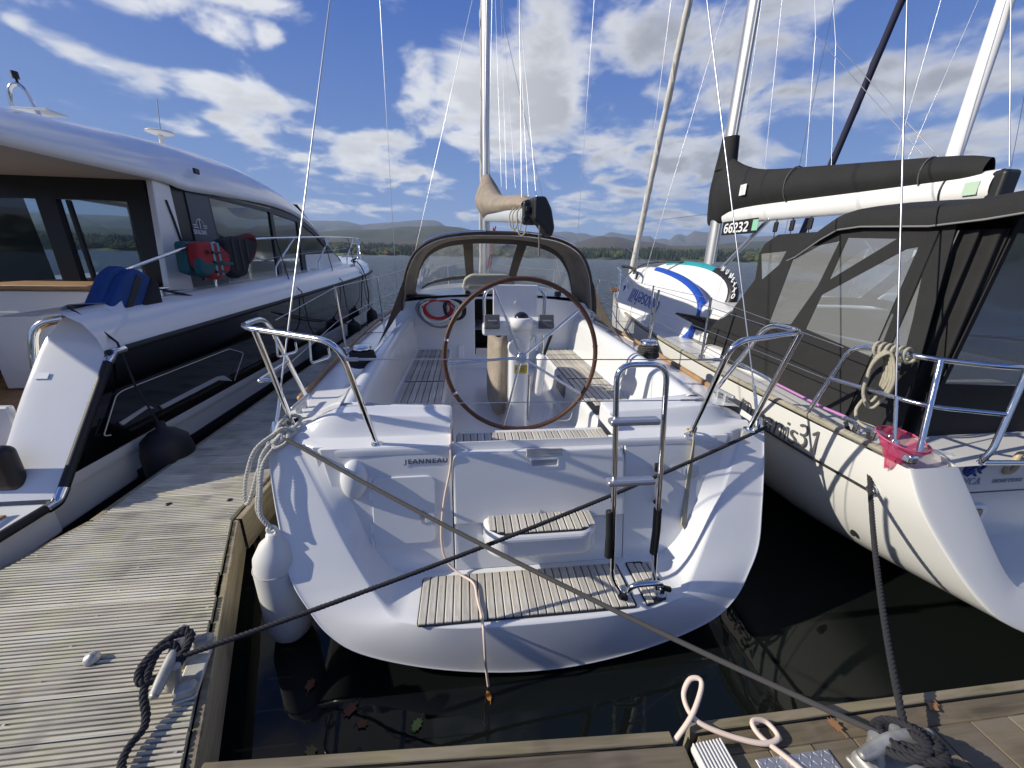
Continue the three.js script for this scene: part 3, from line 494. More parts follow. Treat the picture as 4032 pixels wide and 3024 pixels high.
  const side = (s) => gridGeo(Array.from({ length: 8 }, (_, i) => Array.from({ length: 9 }, (_, j) => { const t = i / 7, k = j / 8; const aq = P(s * mix(1.15, .975, Math.pow(k, 1.6)) + .04, mix(1.34, 1.95, k), mix(2.66, 2.63, k)); const bq = P(s * mix(1.26, 1.15, k) + .03, mix(1.10, 1.34, k), mix(1.85, 2.7, k)); return bq.lerp(aq, t).add(P(s * .03 * Math.sin(t * Math.PI), 0, 0)); })));
  part(hood, 'side_wing', side(-1), M.taupeDark); part(hood, 'side_wing', side(1), M.taupeDark);
  part(hood, 'grab_rail', sweep(hem.slice(20, 34).map((q) => q.clone().add(P(0, .022, -.03))), .012, 8), M.steel); part(hood, 'grab_rail', sweep(hem.slice(39, 53).map((q) => q.clone().add(P(0, .022, -.03))), .012, 8), M.steel);
  part(hood, 'roof_roll', sweep(hem.slice(28, 45).map((q) => q.clone().add(P(0, .006, -.012))), .022, 8), M.taupeDark);

  // --- wheel ---
  const wc = P(.015, 1.283, .67), tilt = new THREE.Matrix4().makeRotationX(-.06).setPosition(wc);
  const wheel = new THREE.Group(); wheel.name = 'steering_wheel'; wheel.applyMatrix4(tilt); Yt.add(wheel);
  const rq = rng(4); const ring = Array.from({ length: 120 }, (_, i) => { const a = i / 120 * Math.PI * 2; return new V3(Math.cos(a) * .534, Math.sin(a) * .534, 0); });
  part(wheel, 'leather_rim', sweep(ring, .0165, 10, true), M.leather, 'brown stitched leather wheel rim');
  for (const d of [184, 166, 208, 8, -26]) part(wheel, 'rim_clip', at(new THREE.CylinderGeometry(.0178, .0178, .016, 14), Math.cos(d * D2R) * .534, Math.sin(d * D2R) * .534, 0, 0, 0, d * D2R), d === 166 || d === 208 ? M.steel : M.leather);
  const hubG = [at(new THREE.SphereGeometry(.042, 24, 14), 0, 0, .0), at(new THREE.CylinderGeometry(.03, .03, .09, 20), 0, 0, .0, Math.PI / 2)];
  for (const d of [112, 40, -32, -104, 184]) part(wheel, 'spoke', sweep([new V3(0, 0, 0), new V3(Math.cos(d * D2R) * .26, Math.sin(d * D2R) * .26, .006), new V3(Math.cos(d * D2R) * .52, Math.sin(d * D2R) * .52, 0)], .0095, 10), M.steel);
  part(wheel, 'hub', hubG, M.steel); part(wheel, 'hub_nut', at(new THREE.CylinderGeometry(.02, .022, .02, 12), 0, 0, .05, Math.PI / 2), M.steel);

  // --- steering pedestal with instruments ---
  const ped = new THREE.Group(); ped.name = 'steering_pedestal'; Yt.add(ped);
  const col = (y, a, b) => Array.from({ length: 25 }, (_, k) => { const t = k / 24 * Math.PI * 2, c = Math.cos(t), s = Math.sin(t), p = .55; return P(.04 + a * Math.sign(c) * Math.pow(Math.abs(c), p), y, 1.02 + b * Math.sign(s) * Math.pow(Math.abs(s), p)); });
  part(ped, 'column', flip(gridGeo([col(.59, .11, .12), col(.615, .11, .12), col(.63, .085, .09), col(.75, .078, .085), col(1.15, .078, .085), col(1.30, .082, .085), col(1.42, .10, .10), col(1.47, .115, .11)])), M.gel);
  part(ped, 'compass_binnacle', [at(lathe([[0, 0], [.07, 0], [.085, .05], [.088, .085], [.07, .095], [0, .095]]), .045, 1.43, -.93)], M.white);
  part(ped, 'compass', at(new THREE.SphereGeometry(.058, 24, 12, 0, 6.3, 0, 1.6), .045, 1.508, -.93), M.glassDark);
  part(ped, 'throttle_boss', at(new THREE.CylinderGeometry(.062, .066, .045, 28), .01, 1.30, -.92, Math.PI / 2), M.gelMatt);
  part(ped, 'throttle_lever', [pipe(PS([[.13, 1.33, .98], [.16, 1.40, .95], [.17, 1.27, .93]]), .009, .02)], M.steel);
  const pod = part(ped, 'instrument_pod', [at(rbox(.56, .085, .12, .02, 3), .035, 1.425, -1.0), at(rbox(.52, .05, .11, .015), .033, 1.475, -.99, .35)], M.gel);
  for (const u of [-.175, .235]) { const c = part(pod, 'instrument_cover', at(rbox(.115, .105, .035, .008), u, 1.49, -.935, -.32), std(.10, .105, .11, .6)); part(c, 'cover_lettering', at(lettering('Raymarine', .009, new V3(0, 0, 0), X, Y, fontB, .001), u - .032, 1.50, -.913, -.32), std(.55, .56, .57, .5)); }
  part(ped, 'plotter_cover', [plate(rect(-.16, 1.505, .178, 1.752, .006), P(0, 0, 1.06), X, Y, .03, .005), at(new THREE.CylinderGeometry(.01, .01, .008, 14), .015, 1.62, -1.026, Math.PI / 2)], M.white);
  part(ped, 'guard_rail', pipe(PS([[-.225, 1.45, 1.10], [-.225, 1.725, 1.10], [.25, 1.725, 1.10], [.25, 1.45, 1.10]]), .0135, .09), M.steel);
  part(ped, 'warning_label', plate(rect(-.045, 1.085, .055, 1.155, .004), P(.045, 0, .9335), X, Y, .0012, .0004), std(.62, .45, .06, .6));
  part(ped, 'warning_mark', [plate([[0, 0], [.022, 0], [.011, .02]], P(.012, 1.12, .9322), X, Y, .0008, 0, [[[.005, .004], [.017, .004], [.011, .015]]]), ...[0, 1, 2, 3].map((i) => plate(rect(0, 0, .045 - (i % 2) * .012, .004), P(.045, 1.138 - i * .012, .9322), X, Y, .0008, 0))], M.black);
  // folded cockpit table under a taupe cover, and a white fender-shaped lifebuoy light case beside the column
  const cover = (y, a, b, k) => Array.from({ length: 33 }, (_, i) => { const t = i / 32 * Math.PI * 2, f = 1 + .10 * Math.sin(t * 5 + y * 7 + k) * (1.3 - y); return P(-.09 + a * Math.cos(t) * f, y, 1.5 + b * Math.sin(t) * f); });
  part(Yt, 'table_cover', [flip(gridGeo([cover(1.30, .04, .2, 0), cover(1.295, .075, .36, 0), cover(1.24, .085, .38, 0), cover(1.0, .088, .39, .3), cover(.85, .09, .40, .6), cover(.70, .085, .40, .9), cover(.66, .08, .39, 1)]))], M.taupe, 'taupe canvas cover over the folded cockpit table');
  for (const d of [-.2, .2]) part(Yt, 'table_leg', pipe(PS([[.16, .59, 1.35 + d], [.16, 1.0, 1.35 + d]]), .012), M.steel);
  part(Yt, 'lifebuoy_light', [at(rbox(.085, .36, .13, .04, 4), .245, 1.0, -1.17, 0, 0, -.1)], M.white);
  part(Yt, 'light_bracket', pipe(PS([[.25, 1.38, 1.12], [.265, 1.26, 1.15], [.255, 1.17, 1.16]]), .009, .04), M.steel);
  part(Yt, 'emergency_tiller_strap', sweep(curve(PS([[.33, 1.38, 1.12], [.31, 1.2, 1.25], [.28, 1.05, 1.3]]), 12), .014, 5), M.black);

  // --- winches ---
  const winch = (u, w, y, mat) => { const g = new THREE.Group(); g.name = 'winch'; Yt.add(g); part(g, 'drum', at(lathe([[0, 0], [.085, 0], [.085, .02], [.062, .05], [.056, .10], [.07, .135], [.075, .15], [.05, .165], [0, .165]]), u, y, -w), mat); return g; };
  const wp = winch(-1.16, 1.05, 1.13, M.steel), ws = winch(1.2, 1.18, 1.13, M.steel);
  const coilOn = (u, w, y0, n, r0, r1, rr) => { const pts = []; for (let i = 0; i <= n * 16; i++) { const t = i / (n * 16), a = i / 16 * Math.PI * 2, r = mix(r0, r1, t) + .004 * Math.sin(i * 1.7); pts.push(P(u + Math.cos(a) * r, y0 + t * n * rr * 1.75, w + Math.sin(a) * r)); } return sweep(pts, rr, 6); };
  part(wp, 'wound_sheet', coilOn(-1.16, 1.05, 1.135, 6, .098, .082, .011), M.ropeBlack); part(ws, 'wound_sheet', coilOn(1.2, 1.18, 1.14, 6, .09, .075, .0095), std(.05, .05, .045, .9));
  for (const s of [-1, 1]) part(Yt, 'jib_track', at(cbox(.024, .012, .75, .003), s * 1.235, 1.075, -1.95), M.steel);

  // --- pushpits, lifelines, stanchions ---
  const R1 = .0145;
  const pp = new THREE.Group(); pp.name = 'port_pushpit'; Yt.add(pp);
  part(pp, 'top_rail', pipe(PS([[-.844, 1.0, -.035], [-.925, 1.585, -.2], [-1.485, 1.60, .11], [-1.50, 1.60, .42], [-1.408, 1.04, .577]]), R1, .11), M.steel);
  part(pp, 'post', pipe(PS([[-1.335, 1.02, .17], [-1.37, 1.595, .03]]), R1, .05), M.steel);
  part(pp, 'lower_rail', pipe(PS([[-1.455, 1.32, .50], [-1.43, 1.325, .075], [-1.35, 1.325, .11]]), .0115, .07), M.steel);
  for (const k of [.22, .66]) { const a = P(-.98, 1.57, -.16).lerp(P(-1.4, 1.585, .06), k); part(pp, 'hook', pipe([a.clone().add(new V3(0, .016, 0)), a.clone().add(new V3(.0, -.10, .02)), a.clone().add(new V3(.06, -.09, -.05)), a.clone().add(new V3(.06, -.045, -.05))], .005, .015, 6), M.steel); }
  for (const f of [[-.844, 1.003, -.035], [-1.335, 1.025, .17], [-1.408, 1.045, .577]]) part(pp, 'foot_flange', at(new THREE.CylinderGeometry(.03, .034, .012, 20), f[0], f[1], -f[2]), M.steel);
  const sp = new THREE.Group(); sp.name = 'starboard_pushpit'; Yt.add(sp);
  part(sp, 'top_rail', pipe(PS([[.883, 1.0, -.07], [.855, 1.60, -.31], [1.345, 1.615, -.165], [1.36, 1.615, .10], [1.414, 1.04, .525]]), R1, .10), M.steel);
  part(sp, 'post', pipe(PS([[1.261, 1.02, -.05], [1.31, 1.61, -.18]]), R1, .05), M.steel);
  part(sp, 'lower_rail', pipe(PS([[1.40, 1.32, .30], [1.30, 1.33, -.08], [1.285, 1.33, -.11]]), .0115, .05), M.steel);
  for (const f of [[.883, 1.003, -.07], [1.261, 1.02, -.05], [1.414, 1.045, .525]]) part(sp, 'foot_flange', at(new THREE.CylinderGeometry(.03, .034, .012, 20), f[0], f[1], -f[2]), M.steel);
  const turn = (a, b, t0 = .0, t1 = .10) => { const d = b.clone().sub(a), L = d.length(), q = (x) => a.clone().addScaledVector(d, x / L); return [sweep([q(.01), q(.035), q(.05)], .009, 6), sweep([q(.05), q(.10), q(.13)], .0055, 6)]; };
  const lines = [[[-.905, 1.50, -.17], [.86, 1.50, -.26]], [[-.872, 1.255, -.10], [.872, 1.255, -.16]]];
  for (const [a, b] of lines) { part(Yt, 'guard_wire', [wire(P(...a), P(...b), .0028), ...turn(P(...a), P(...b)), ...turn(P(...b), P(...a))], M.wire); }
  for (const s of [-1, 1]) {
    const st = [[1.50, 1.8], [1.52, 3.65], [1.3, 5.6], [.75, 7.4]];
    for (const [u, w] of st) { const y = w > 5 ? 1.14 : 1.07; part(Yt, 'stanchion', [pipe(PS([[s * u, y, w], [s * (u + .02), y + .6, w - .05]]), .0115, .01), at(new THREE.CylinderGeometry(.028, .032, .05, 14), s * u, y + .01, -w)], M.steel); }
    const A = s < 0 ? [-1.46, 1.58, .45] : [1.36, 1.6, .12];
    const tops = [A, ...st.map(([u, w]) => [s * (u + .02), (w > 5 ? 1.14 : 1.07) + .595, w - .05]), [s * .2, 1.84, 8.7]], lows = tops.map((q) => [q[0], q[1] - .29, q[2]]);
    for (const row of [tops, lows]) part(Yt, 'lifeline', row.slice(1).map((q, i) => wire(P(...row[i]), P(...q), .0028, 5)), M.wire);
  }
  // --- boarding ladder, folded up ---
  const lad = new THREE.Group(); lad.name = 'boarding_ladder'; Yt.add(lad);
  part(lad, 'rail', pipe(PS([[.385, .35, -.49], [.335, .43, -.47], [.25, 1.535, -.45], [.47, 1.535, -.45], [.555, .43, -.47], [.575, .35, -.48]]), .0125, .075), M.steel);
  for (const y of [1.285, .985]) part(lad, 'tread', at(rbox(.225, .028, .05, .01), .36 + (1.1 - y) * .06, y, .465), M.anod);
  for (const [a, b] of [[.289, .300], [.527, .534]]) part(lad, 'foam_grip', sweep([P(a, .82, -.458), P((a + b) / 2 + .005, .70, -.461), P(b + .004, .565, -.464)], .0195, 12), M.rubber);
  part(lad, 'foot_loop', pipe(PS([[.40, .345, -.50], [.42, .43, -.52], [.57, .43, -.52], [.60, .36, -.49]]), .0135, .05), M.steel);
  for (const u of [.40, .595]) part(lad, 'hinge', [at(new THREE.CylinderGeometry(.032, .036, .014, 18), u, .325, .49), at(rbox(.03, .05, .04, .008), u, .35, .49)], M.steel);
  part(lad, 'end_cap', [[.385, .35, -.515], [.615, .372, -.505]].map((q) => at(new THREE.CylinderGeometry(.014, .014, .04, 12), q[0], q[1], -q[2], 0, 0, 1.2)), M.rubber);

  // --- spars and rig ---
  const mast = new THREE.Group(); mast.name = 'mast'; Yt.add(mast);
  part(mast, 'mast_tube', at(new THREE.CylinderGeometry(.062, .066, 12, 20).scale(1, 1, 1.35), 0, 7.5, -5.12), M.anod);
  part(mast, 'sail_track', at(cbox(.03, 10.6, .03, .004), .0, 7.9, -5.03), M.white);
  part(mast, 'spreader', [-1, 1].map((s) => sweep(PS([[0, 5.9, 5.1], [s * .45, 6.0, 5.0], [s * .9, 6.05, 4.9]]), .022, 6)), M.anod);
  const furl = Array.from({ length: 60 }, (_, i) => { const t = i / 59; return P(.06 + .03 * Math.sin(i * .7) * .3, mix(1.55, 12.4, t), mix(8.75, 5.25, t)); });
  part(Yt, 'furled_headsail', [sweep(furl, (t) => .062 * (1 - t * .45) + .004 * Math.sin(t * 160), 9), sweep(furl.map((q, i) => q.clone().add(new V3(Math.cos(i * 1.1) * .05, 0, Math.sin(i * 1.1) * .05))), .018, 5)], std(.66, .64, .58, .85, { map: T.cloth }));
  part(Yt, 'furler_drum', at(new THREE.CylinderGeometry(.08, .08, .12, 16), .06, 1.45, -8.78), M.black);
  const bEnd = P(.30, 2.385, 2.36), bIn = P(.01, 2.60, 5.02), bd = bIn.clone().sub(bEnd);
  const boom = new THREE.Group(); boom.name = 'boom'; Yt.add(boom);
  const oval = (c, a, b, n = 20) => Array.from({ length: n + 1 }, (_, i) => { const t = i / n * Math.PI * 2; return c.clone().add(new V3(Math.cos(t) * a, Math.sin(t) * b, 0)); });
  part(boom, 'boom_tube', flip(gridGeo([0, .35, .7, 1].map((t) => oval(bEnd.clone().addScaledVector(bd, t), .068, .098)))), std(.62, .66, .70, .4, { metalness: .25 }));
  part(boom, 'end_fitting', [at(rbox(.15, .23, .10, .03), bEnd.x + .005, bEnd.y, bEnd.z + .01), at(rbox(.05, .05, .06, .01), bEnd.x - .02, bEnd.y + .03, bEnd.z + .07), at(new THREE.TorusGeometry(.03, .008, 6, 14), bEnd.x - .03, bEnd.y - .06, bEnd.z + .075)], M.black);
  // stowed mainsail in its taupe cover; the dark open end hangs behind the boom
  const cov = [[.0, .10, .05, .12], [.12, .12, .085, .13], [.3, .125, .10, .13], [.5, .14, .11, .14], [.68, .17, .14, .15], [.84, .2, .20, .17], [.95, .21, .30, .19], [1.03, .14, .40, .14], [1.07, .07, .5, .07]];
  const cq = rng(8); const covRows = cov.map(([t, a, b, dz], i) => { const c = bEnd.clone().addScaledVector(bd, t); return Array.from({ length: 29 }, (_, k) => { const an = k / 28 * Math.PI * 2 - Math.PI / 2, w = 1 + .12 * (fbm(i * .9, Math.cos(an) * 1.6, Math.sin(an) * 1.6 + 3, 3) - .5) * 2; return new V3(c.x + .01 + Math.cos(an) * a * w * (1 - .25 * Math.max(0, Math.sin(an))), c.y + dz * .45 + b * .55 + Math.sin(an) * b * w, c.z); }); });
  part(boom, 'sail_cover', flip(patch(covRows, 5, 1)), M.taupe, 'taupe canvas cover bundled over the stowed mainsail');
  const tail = [[-.02, .115, .13, .02], [-.06, .14, .16, .04], [-.10, .13, .17, .06], [-.125, .09, .13, .07], [-.13, .012, .015, .07]].map(([t, a, b, dx], i) => { const c = bEnd.clone().addScaledVector(bd, t * .6); return Array.from({ length: 25 }, (_, k) => { const an = k / 24 * Math.PI * 2, w = 1 + .15 * Math.sin(an * 3 + i); return new V3(c.x + .07 + dx + Math.cos(an) * a * w, c.y - .05 + Math.sin(an) * b * w, c.z + .02); }); });
  part(boom, 'cover_end', [plate(roundPoly([[-.02, .12], [.10, .13], [.17, .02], [.215, -.16], [.19, -.25], [.13, -.23], [.06, -.14], [-.02, -.10]], .03), bEnd.clone().add(new V3(.02, .02, .03)), new V3(1, 0, -.25), Y, .14, .025, [], 3)], M.black, 'dark loose end of the sail cover');
  for (const [dx, dz, r, l] of [[-.09, -.25, .045, .15], [-.06, -.08, .04, .19], [-.12, -.28, .05, .12]]) part(boom, 'reefing_line', sweep(curve([new V3(bEnd.x + dx, bEnd.y + .08, bEnd.z + dz), new V3(bEnd.x + dx - .05, bEnd.y, bEnd.z + dz), new V3(bEnd.x + dx - .03, bEnd.y - l, bEnd.z + dz), new V3(bEnd.x + dx + .03, bEnd.y - l, bEnd.z + dz + .02), new V3(bEnd.x + dx + .05, bEnd.y + .02, bEnd.z + dz + .03)], 26), .0075, 6), M.ropeCream);
  part(boom, 'sheet_strap', sweep(curve([new V3(bEnd.x + .12, bEnd.y + .06, bEnd.z + .05), new V3(bEnd.x + .10, bEnd.y - .15, bEnd.z + .10), new V3(bEnd.x + .105, bEnd.y - .42, bEnd.z + .11)], 14), .011, 5), std(.16, .16, .15, .9));
  part(Yt, 'kicker_block', [at(rbox(.10, .16, .05, .02), .12, 2.28, -4.8), sweep(PS([[.1, 2.4, 4.8], [.13, 2.2, 4.8], [.06, 1.75, 5.0]]), .012, 5), sweep(PS([[.14, 2.42, 4.8], [.08, 2.2, 4.8], [.02, 1.75, 5.0]]), .012, 5)], std(.32, .05, .05, .7));
  const mt = (v) => P(0, v, 5.1);
  const rig = [[[-1.4, 1.04, .1], [-.05, 12.7, 4.9], .0045], [[1.37, 1.0, 0], [.52, 12.7, 4.6], .0045], [[-1.5, 1.1, 4.75], [-1.42, 5.9, 4.75], .004], [[1.5, 1.1, 4.75], [1.52, 6.1, 4.75], .004], [[-1.45, 1.1, 4.95], [-.03, 6.0, 5.1], .0035], [[1.45, 1.1, 4.95], [.05, 6.0, 5.1], .0035],
    [[.24, 2.55, 2.5], [.2, 12.6, 4.9], .0035], [[.22, 2.70, 2.9], [.05, 7.4, 5.05], .002], [[.15, 2.86, 3.9], [.06, 7.2, 5.05], .002], [[.17, 2.76, 3.4], [.12, 7.6, 5.05], .002], [[-.03, 3.05, 5.0], [.12, 12, 5.0], .004], [[.03, 2.9, 4.95], [.17, 9, 5.0], .003], [[.42, 2.25, 2.4], [-.0, 9, 5.0], .0025], [[.33, 2.52, 2.6], [.10, 9.4, 5.0], .002]];
  for (const [a, b, r] of rig) part(Yt, 'stay', wire(P(...a), P(...b), r), M.wire);
  part(Yt, 'backstay_rod', [sweep([P(-1.4, 1.04, .1), P(-1.385, 1.14, .14), P(-1.372, 1.25, .18)], .009, 8), sweep([P(-1.405, 1.0, .09), P(-1.4, 1.05, .1), P(-1.395, 1.08, .115)], .02, 8)], M.steel); part(Yt, 'backstay_rod', [sweep([P(1.37, 1.0, 0), P(1.36, 1.12, .045), P(1.352, 1.24, .09)], .009, 8), sweep([P(1.372, .98, -.005), P(1.37, 1.02, .01), P(1.367, 1.06, .02)], .02, 8)], M.steel);
  // mooring cleats aft
  for (const s of [-1, 1]) part(Yt, 'deck_cleat', [at(rbox(.025, .025, .24, .012), s * 1.36, 1.105, -.36), at(rbox(.03, .06, .03, .008), s * 1.36, 1.075, -.32), at(rbox(.03, .06, .03, .008), s * 1.36, 1.075, -.40)], M.alu);
}

// =====================================================================
// finger pontoon with grooved boards, and the timber jetty in the foreground
// =====================================================================
{
  const top = .40, D = thing('finger_pontoon', 'narrow finger pontoon of grooved grey boards between motor cruiser and yacht', 'pontoon', MOTOR.pos, MOTOR.turn);
  const uL = (w) => w > .40 ? .30 : .30 - (.40 - w) * .30, uR = (w) => w > .334 ? 1.09 : 1.09 - (w - .334) * .415;
  const Wd = .138, gap = .005;
  const q = rng(31), screwG = [];
  for (let k = 0; k < 74; k++) {
    const w0 = -1.25 + k * (Wd + gap), far = w0 > 4.2, n = far ? 1 : 6, prof = [];
    // ridged top, drawn from the aft edge forward
    const y0 = top + (q() - .5) * .003, rw = Wd / 8, gd = .010;
    for (let i = 0; i < 8; i++) { const a = w0 + i * rw; prof.push([a + .0035, y0 - .0015], [a + .005, y0], [a + rw - .005, y0], [a + rw - .0035, y0 - .0015]); if (i < 7) prof.push([a + rw - .003, y0 - gd], [a + rw + .003, y0 - gd]); }
    const ring = [[w0, y0 - .028], [w0, y0 - .003], ...prof, [w0 + Wd, y0 - .003], [w0 + Wd, y0 - .028]];
    const dl = (q() - .5) * .012, dr = (q() - .5) * .012, pos = [], put = (a, b) => { const A = ring[a], Bq = ring[b]; const l0 = P(uL(A[0]) + dl, A[1], A[0]), r0 = P(uR(A[0]) + dr, A[1], A[0]), l1 = P(uL(Bq[0]) + dl, Bq[1], Bq[0]), r1 = P(uR(Bq[0]) + dr, Bq[1], Bq[0]); for (const t of [l0, r0, r1, l0, r1, l1]) pos.push(t.x, t.y, t.z); };
    for (let i = 0; i < ring.length - 1; i++) put(i, i + 1); put(ring.length - 1, 0);
    const fan = (f, s) => { const c = P(f(w0 + Wd / 2) + s, y0 - .016, w0 + Wd / 2); for (let i = 0; i < ring.length; i++) { const A = ring[i], Bq = ring[(i + 1) % ring.length]; for (const t of [c, P(f(A[0]) + s, A[1], A[0]), P(f(Bq[0]) + s, Bq[1], Bq[0])]) pos.push(t.x, t.y, t.z); } }; fan(uL, dl); fan(uR, dr);
    const g = new THREE.BufferGeometry(); g.setAttribute('position', new THREE.Float32BufferAttribute(pos, 3)); g.computeVertexNormals();
    const m = part(D, 'deck_board', g, M.deck[(q() * 3) | 0]); { const uv = m.geometry.attributes.uv, ou = q() * 3, ov = q() * 3; for (let i = 0; i < uv.count; i++) uv.setXY(i, uv.getX(i) + ou, uv.getY(i) + ov); }
    if (!far) for (const u of [uR(w0) - .05, uL(w0) + .06, mix(uL(w0), uR(w0), .62)]) for (const e of [.034]) screwG.push(at(new THREE.CylinderGeometry(.0055, .0055, .004, 8), u, y0 - .004, -(w0 + e + .0345)));
  }
  const sc = part(D, 'screws', screwG, M.galv); sc.userData.kind = 'stuff';
  const beam = (f, w0, w1, s, th, y0, y1, mat, name) => { const n = 14, G1 = []; const row = (w) => { const u = f(w) + s * .012; return [P(u, y0, w), P(u, y1 - .006, w), P(u + s * .006, y1, w), P(u + s * (th - .006), y1, w), P(u + s * th, y1 - .006, w), P(u + s * th, y0, w), P(u, y0, w)]; }; for (let i = 0; i <= n; i++) G1.push(row(mix(w0, w1, i / n))); const g = gridGeo(G1); part(D, name, toCreasedNormals(g, .4), mat); };
  const edge = std(.34, .29, .205, .9, { map: T.plank, bumpMap: T.plankB, bumpScale: .004 });
  beam(uR, -1.25, .334, 1, .034, .16, .385, edge, 'side_timber'); beam(uR, .345, 9.2, 1, .045, .16, .385, edge, 'side_timber'); beam(uL, -1.25, .40, -1, .045, .16, .385, edge, 'side_timber'); beam(uL, .41, 9.2, -1, .045, .16, .385, edge, 'side_timber');
  beam((w) => uR(w) - .02, .5, 1.6, 1, .05, -.1, .24, M.jetty[2], 'lower_timber');
  for (let i = 0; i < 5; i++) part(D, 'float', at(cbox(.66, .36, 1.5, .03), .69, .14, -(-.6 + i * 2.1)), M.rubber);
  for (const [u, w] of [[.62, .52], [.98, .53]]) part(D, 'plug', at(new THREE.SphereGeometry(.018, 12, 8).scale(1, .35, 1), u, top, -w), M.black);

  // galvanised cleat with its figure of eight
  const C0 = MOTOR.at(0, 0, 0);
  const cl = thing('mooring_cleat', 'galvanised cleat with black rope on the edge of the grooved pontoon', 'cleat', [-1.27, top, -1.04], .40);
  const cleatParts = (c, off = .065) => { part(c, 'base_plate', [at(rbox(.075, .016, .26, .008), off, .009, 0), at(rbox(.07, .05, .05, .02), off, .03, .10), at(rbox(.07, .05, .05, .02), off, .03, -.10)], M.galv); part(c, 'horn', sweep(curve([new V3(.0, .088, .14), new V3(.005, .092, .08), new V3(.01, .094, 0), new V3(.005, .092, -.08), new V3(.0, .088, -.14)], 24), (t) => .021 - .006 * Math.pow(Math.abs(t * 2 - 1), 3), 12), M.galv); part(c, 'post', [at(new THREE.CylinderGeometry(.018, .026, .09, 12), .02, .05, .045, 0, 0, -.25), at(new THREE.CylinderGeometry(.018, .026, .09, 12), .02, .05, -.045, 0, 0, -.25)], M.galv); };
  cleatParts(cl);
  tag(solo('pontoon_knob', at(lathe([[0, 0], [.024, 0], [.027, .012], [.02, .03], [0, .036]], 16), -1.64, top, -1.09), M.galv, 'small grey domed bolt standing on the grooved pontoon', 'bolt'), 'small grey domed bolt standing on the grooved pontoon', 'bolt');

  // ---------- jetty ----------
  const jt = .42, Jq = rng(12);
  const J = thing('timber_jetty', 'weathered brown timber jetty along the bottom of the view', 'jetty', [.605, 0, -.90], YAW);
  const board = (u0, u1, w0, w1, y, k, turn = 0, th = .05) => { const m = part(J, 'jetty_plank', at(cbox(u1 - u0, th, w1 - w0, .0025), 0, 0, 0), M.jetty[k % 3]); const p = m.geometry.attributes.position, nn = p.count; m.position.set((u0 + u1) / 2, y - th / 2, -(w0 + w1) / 2); m.rotation.y = turn; const uv = m.geometry.attributes.uv, ou = Jq() * 4, ov = Jq() * 4; for (let i = 0; i < nn; i++) uv.setXY(i, uv.getX(i) + ou, uv.getY(i) + ov); return m; };
  // right hand section
  board(.03, 1.9, -.030, .0, jt, 1, 0, .16); board(.045, 1.9, -.100, -.038, jt - .004, 0, 0, .12);
  for (let i = 0; i < 12; i++) board(.10 + i * .155, .2515 + i * .155, -1.4, -.104, jt + .004, i, 0, .045);
  // left hand section, its edge not quite in line
  board(-1.56, -.045, -.012, .022, jt, 1, -.05, .16); board(-1.57, -.015, -.105, -.020, jt - .004, 2, -.05, .12); board(-1.6, .08, -.33, -.113, jt + .002, 0, -.05, .05); board(-1.6, .08, -.60, -.338, jt + .002, 2, -.05, .05);
  for (let i = 0; i < 5; i++) part(J, 'jetty_leg', at(cbox(.14, 1.4, .14, .02), -1.3 + i * .75, -.40, .26), M.jetty[2]);
  part(J, 'cross_beam', at(cbox(3.6, .18, .08, .01), .2, .20, .10), M.jetty[2]);
  // ribbed plastic corner piece and chequer plate
  const rb = thing('ribbed_edge_cap', 'pale ribbed plastic cap on the jetty corner', 'edge cap', [.665, jt, -.80], YAW + .05);
  part(rb, 'cap_body', at(rbox(.115, .03, .17, .02), 0, .018, .05), std(.60, .60, .57, .6)); for (let i = 0; i < 9; i++) part(rb, 'rib', at(rbox(.006, .012, .165, .003), -.048 + i * .012, .034, .05), std(.66, .66, .63, .55));
  const tp = thing('tread_plate', 'aluminium chequer plate screwed to the jetty', 'plate', [.94, jt, -.765], YAW);
  part(tp, 'sheet', at(cbox(.26, .006, .16, .002), 0, .008, .03), M.alu);
  const st = []; for (let i = 0; i < 13; i++) for (let j = 0; j < 8; j++) st.push(at(new THREE.SphereGeometry(1, 6, 4).scale(.0115, .0022, .0032), -.12 + i * .02, .0112, -.04 + j * .02, 0, (i + j) % 2 ? .8 : -.8)); part(tp, 'raised_pattern', st, M.alu).userData.kind = 'stuff';
  const c2 = thing('mooring_cleat', 'galvanised cleat under a black rope knot on the jetty', 'cleat', [1.235, jt + .004, -.80], Math.PI / 2 + YAW + .1); cleatParts(c2, 0);

  // floating and fallen leaves
  const leafShape = (lobes, r, q) => { const o = []; for (let i = 0; i < 40; i++) { const a = i / 40 * Math.PI * 2, k = 1 - .32 * Math.abs(Math.sin(a * lobes)) - .25 * Math.max(0, -Math.cos(a)) + (q() - .5) * .06; o.push([Math.sin(a) * r * k * .62, -Math.cos(a) * r * k]); } return o; };
  const lq = rng(55);
  const leaf = (x, y, z, r, turn, mat, lobes, label, name = 'leaf') => { const s = new THREE.Shape(leafShape(lobes, r, lq).map((p) => new THREE.Vector2(...p))), g = new THREE.ExtrudeGeometry(s, { depth: .0012, bevelEnabled: false }), p = g.attributes.position; for (let i = 0; i < p.count; i++) p.setZ(i, p.getZ(i) + Math.abs(p.getX(i)) * .28 + p.getY(i) * p.getY(i) * 2.2); g.rotateX(-Math.PI / 2).rotateY(turn).translate(x, y, z); const st = at(new THREE.CylinderGeometry(.0012, .0012, r * .7, 5).rotateX(Math.PI / 2), x + Math.sin(turn) * r * 1.1, y + .002, z + Math.cos(turn) * r * 1.1, 0, 0, 0); return solo(name, [g, st], mat, label, 'leaf'); };
  const gl = std(.20, .27, .05, .6), or = std(.42, .17, .03, .6), br = std(.32, .16, .07, .7), dl = std(.07, .035, .02, .7);
  const onW = (px, z) => 0;
  leaf(-.388, .004, -1.115, .038, 2.7, gl, 5, 'yellow green leaf floating on the dark water near the jetty');
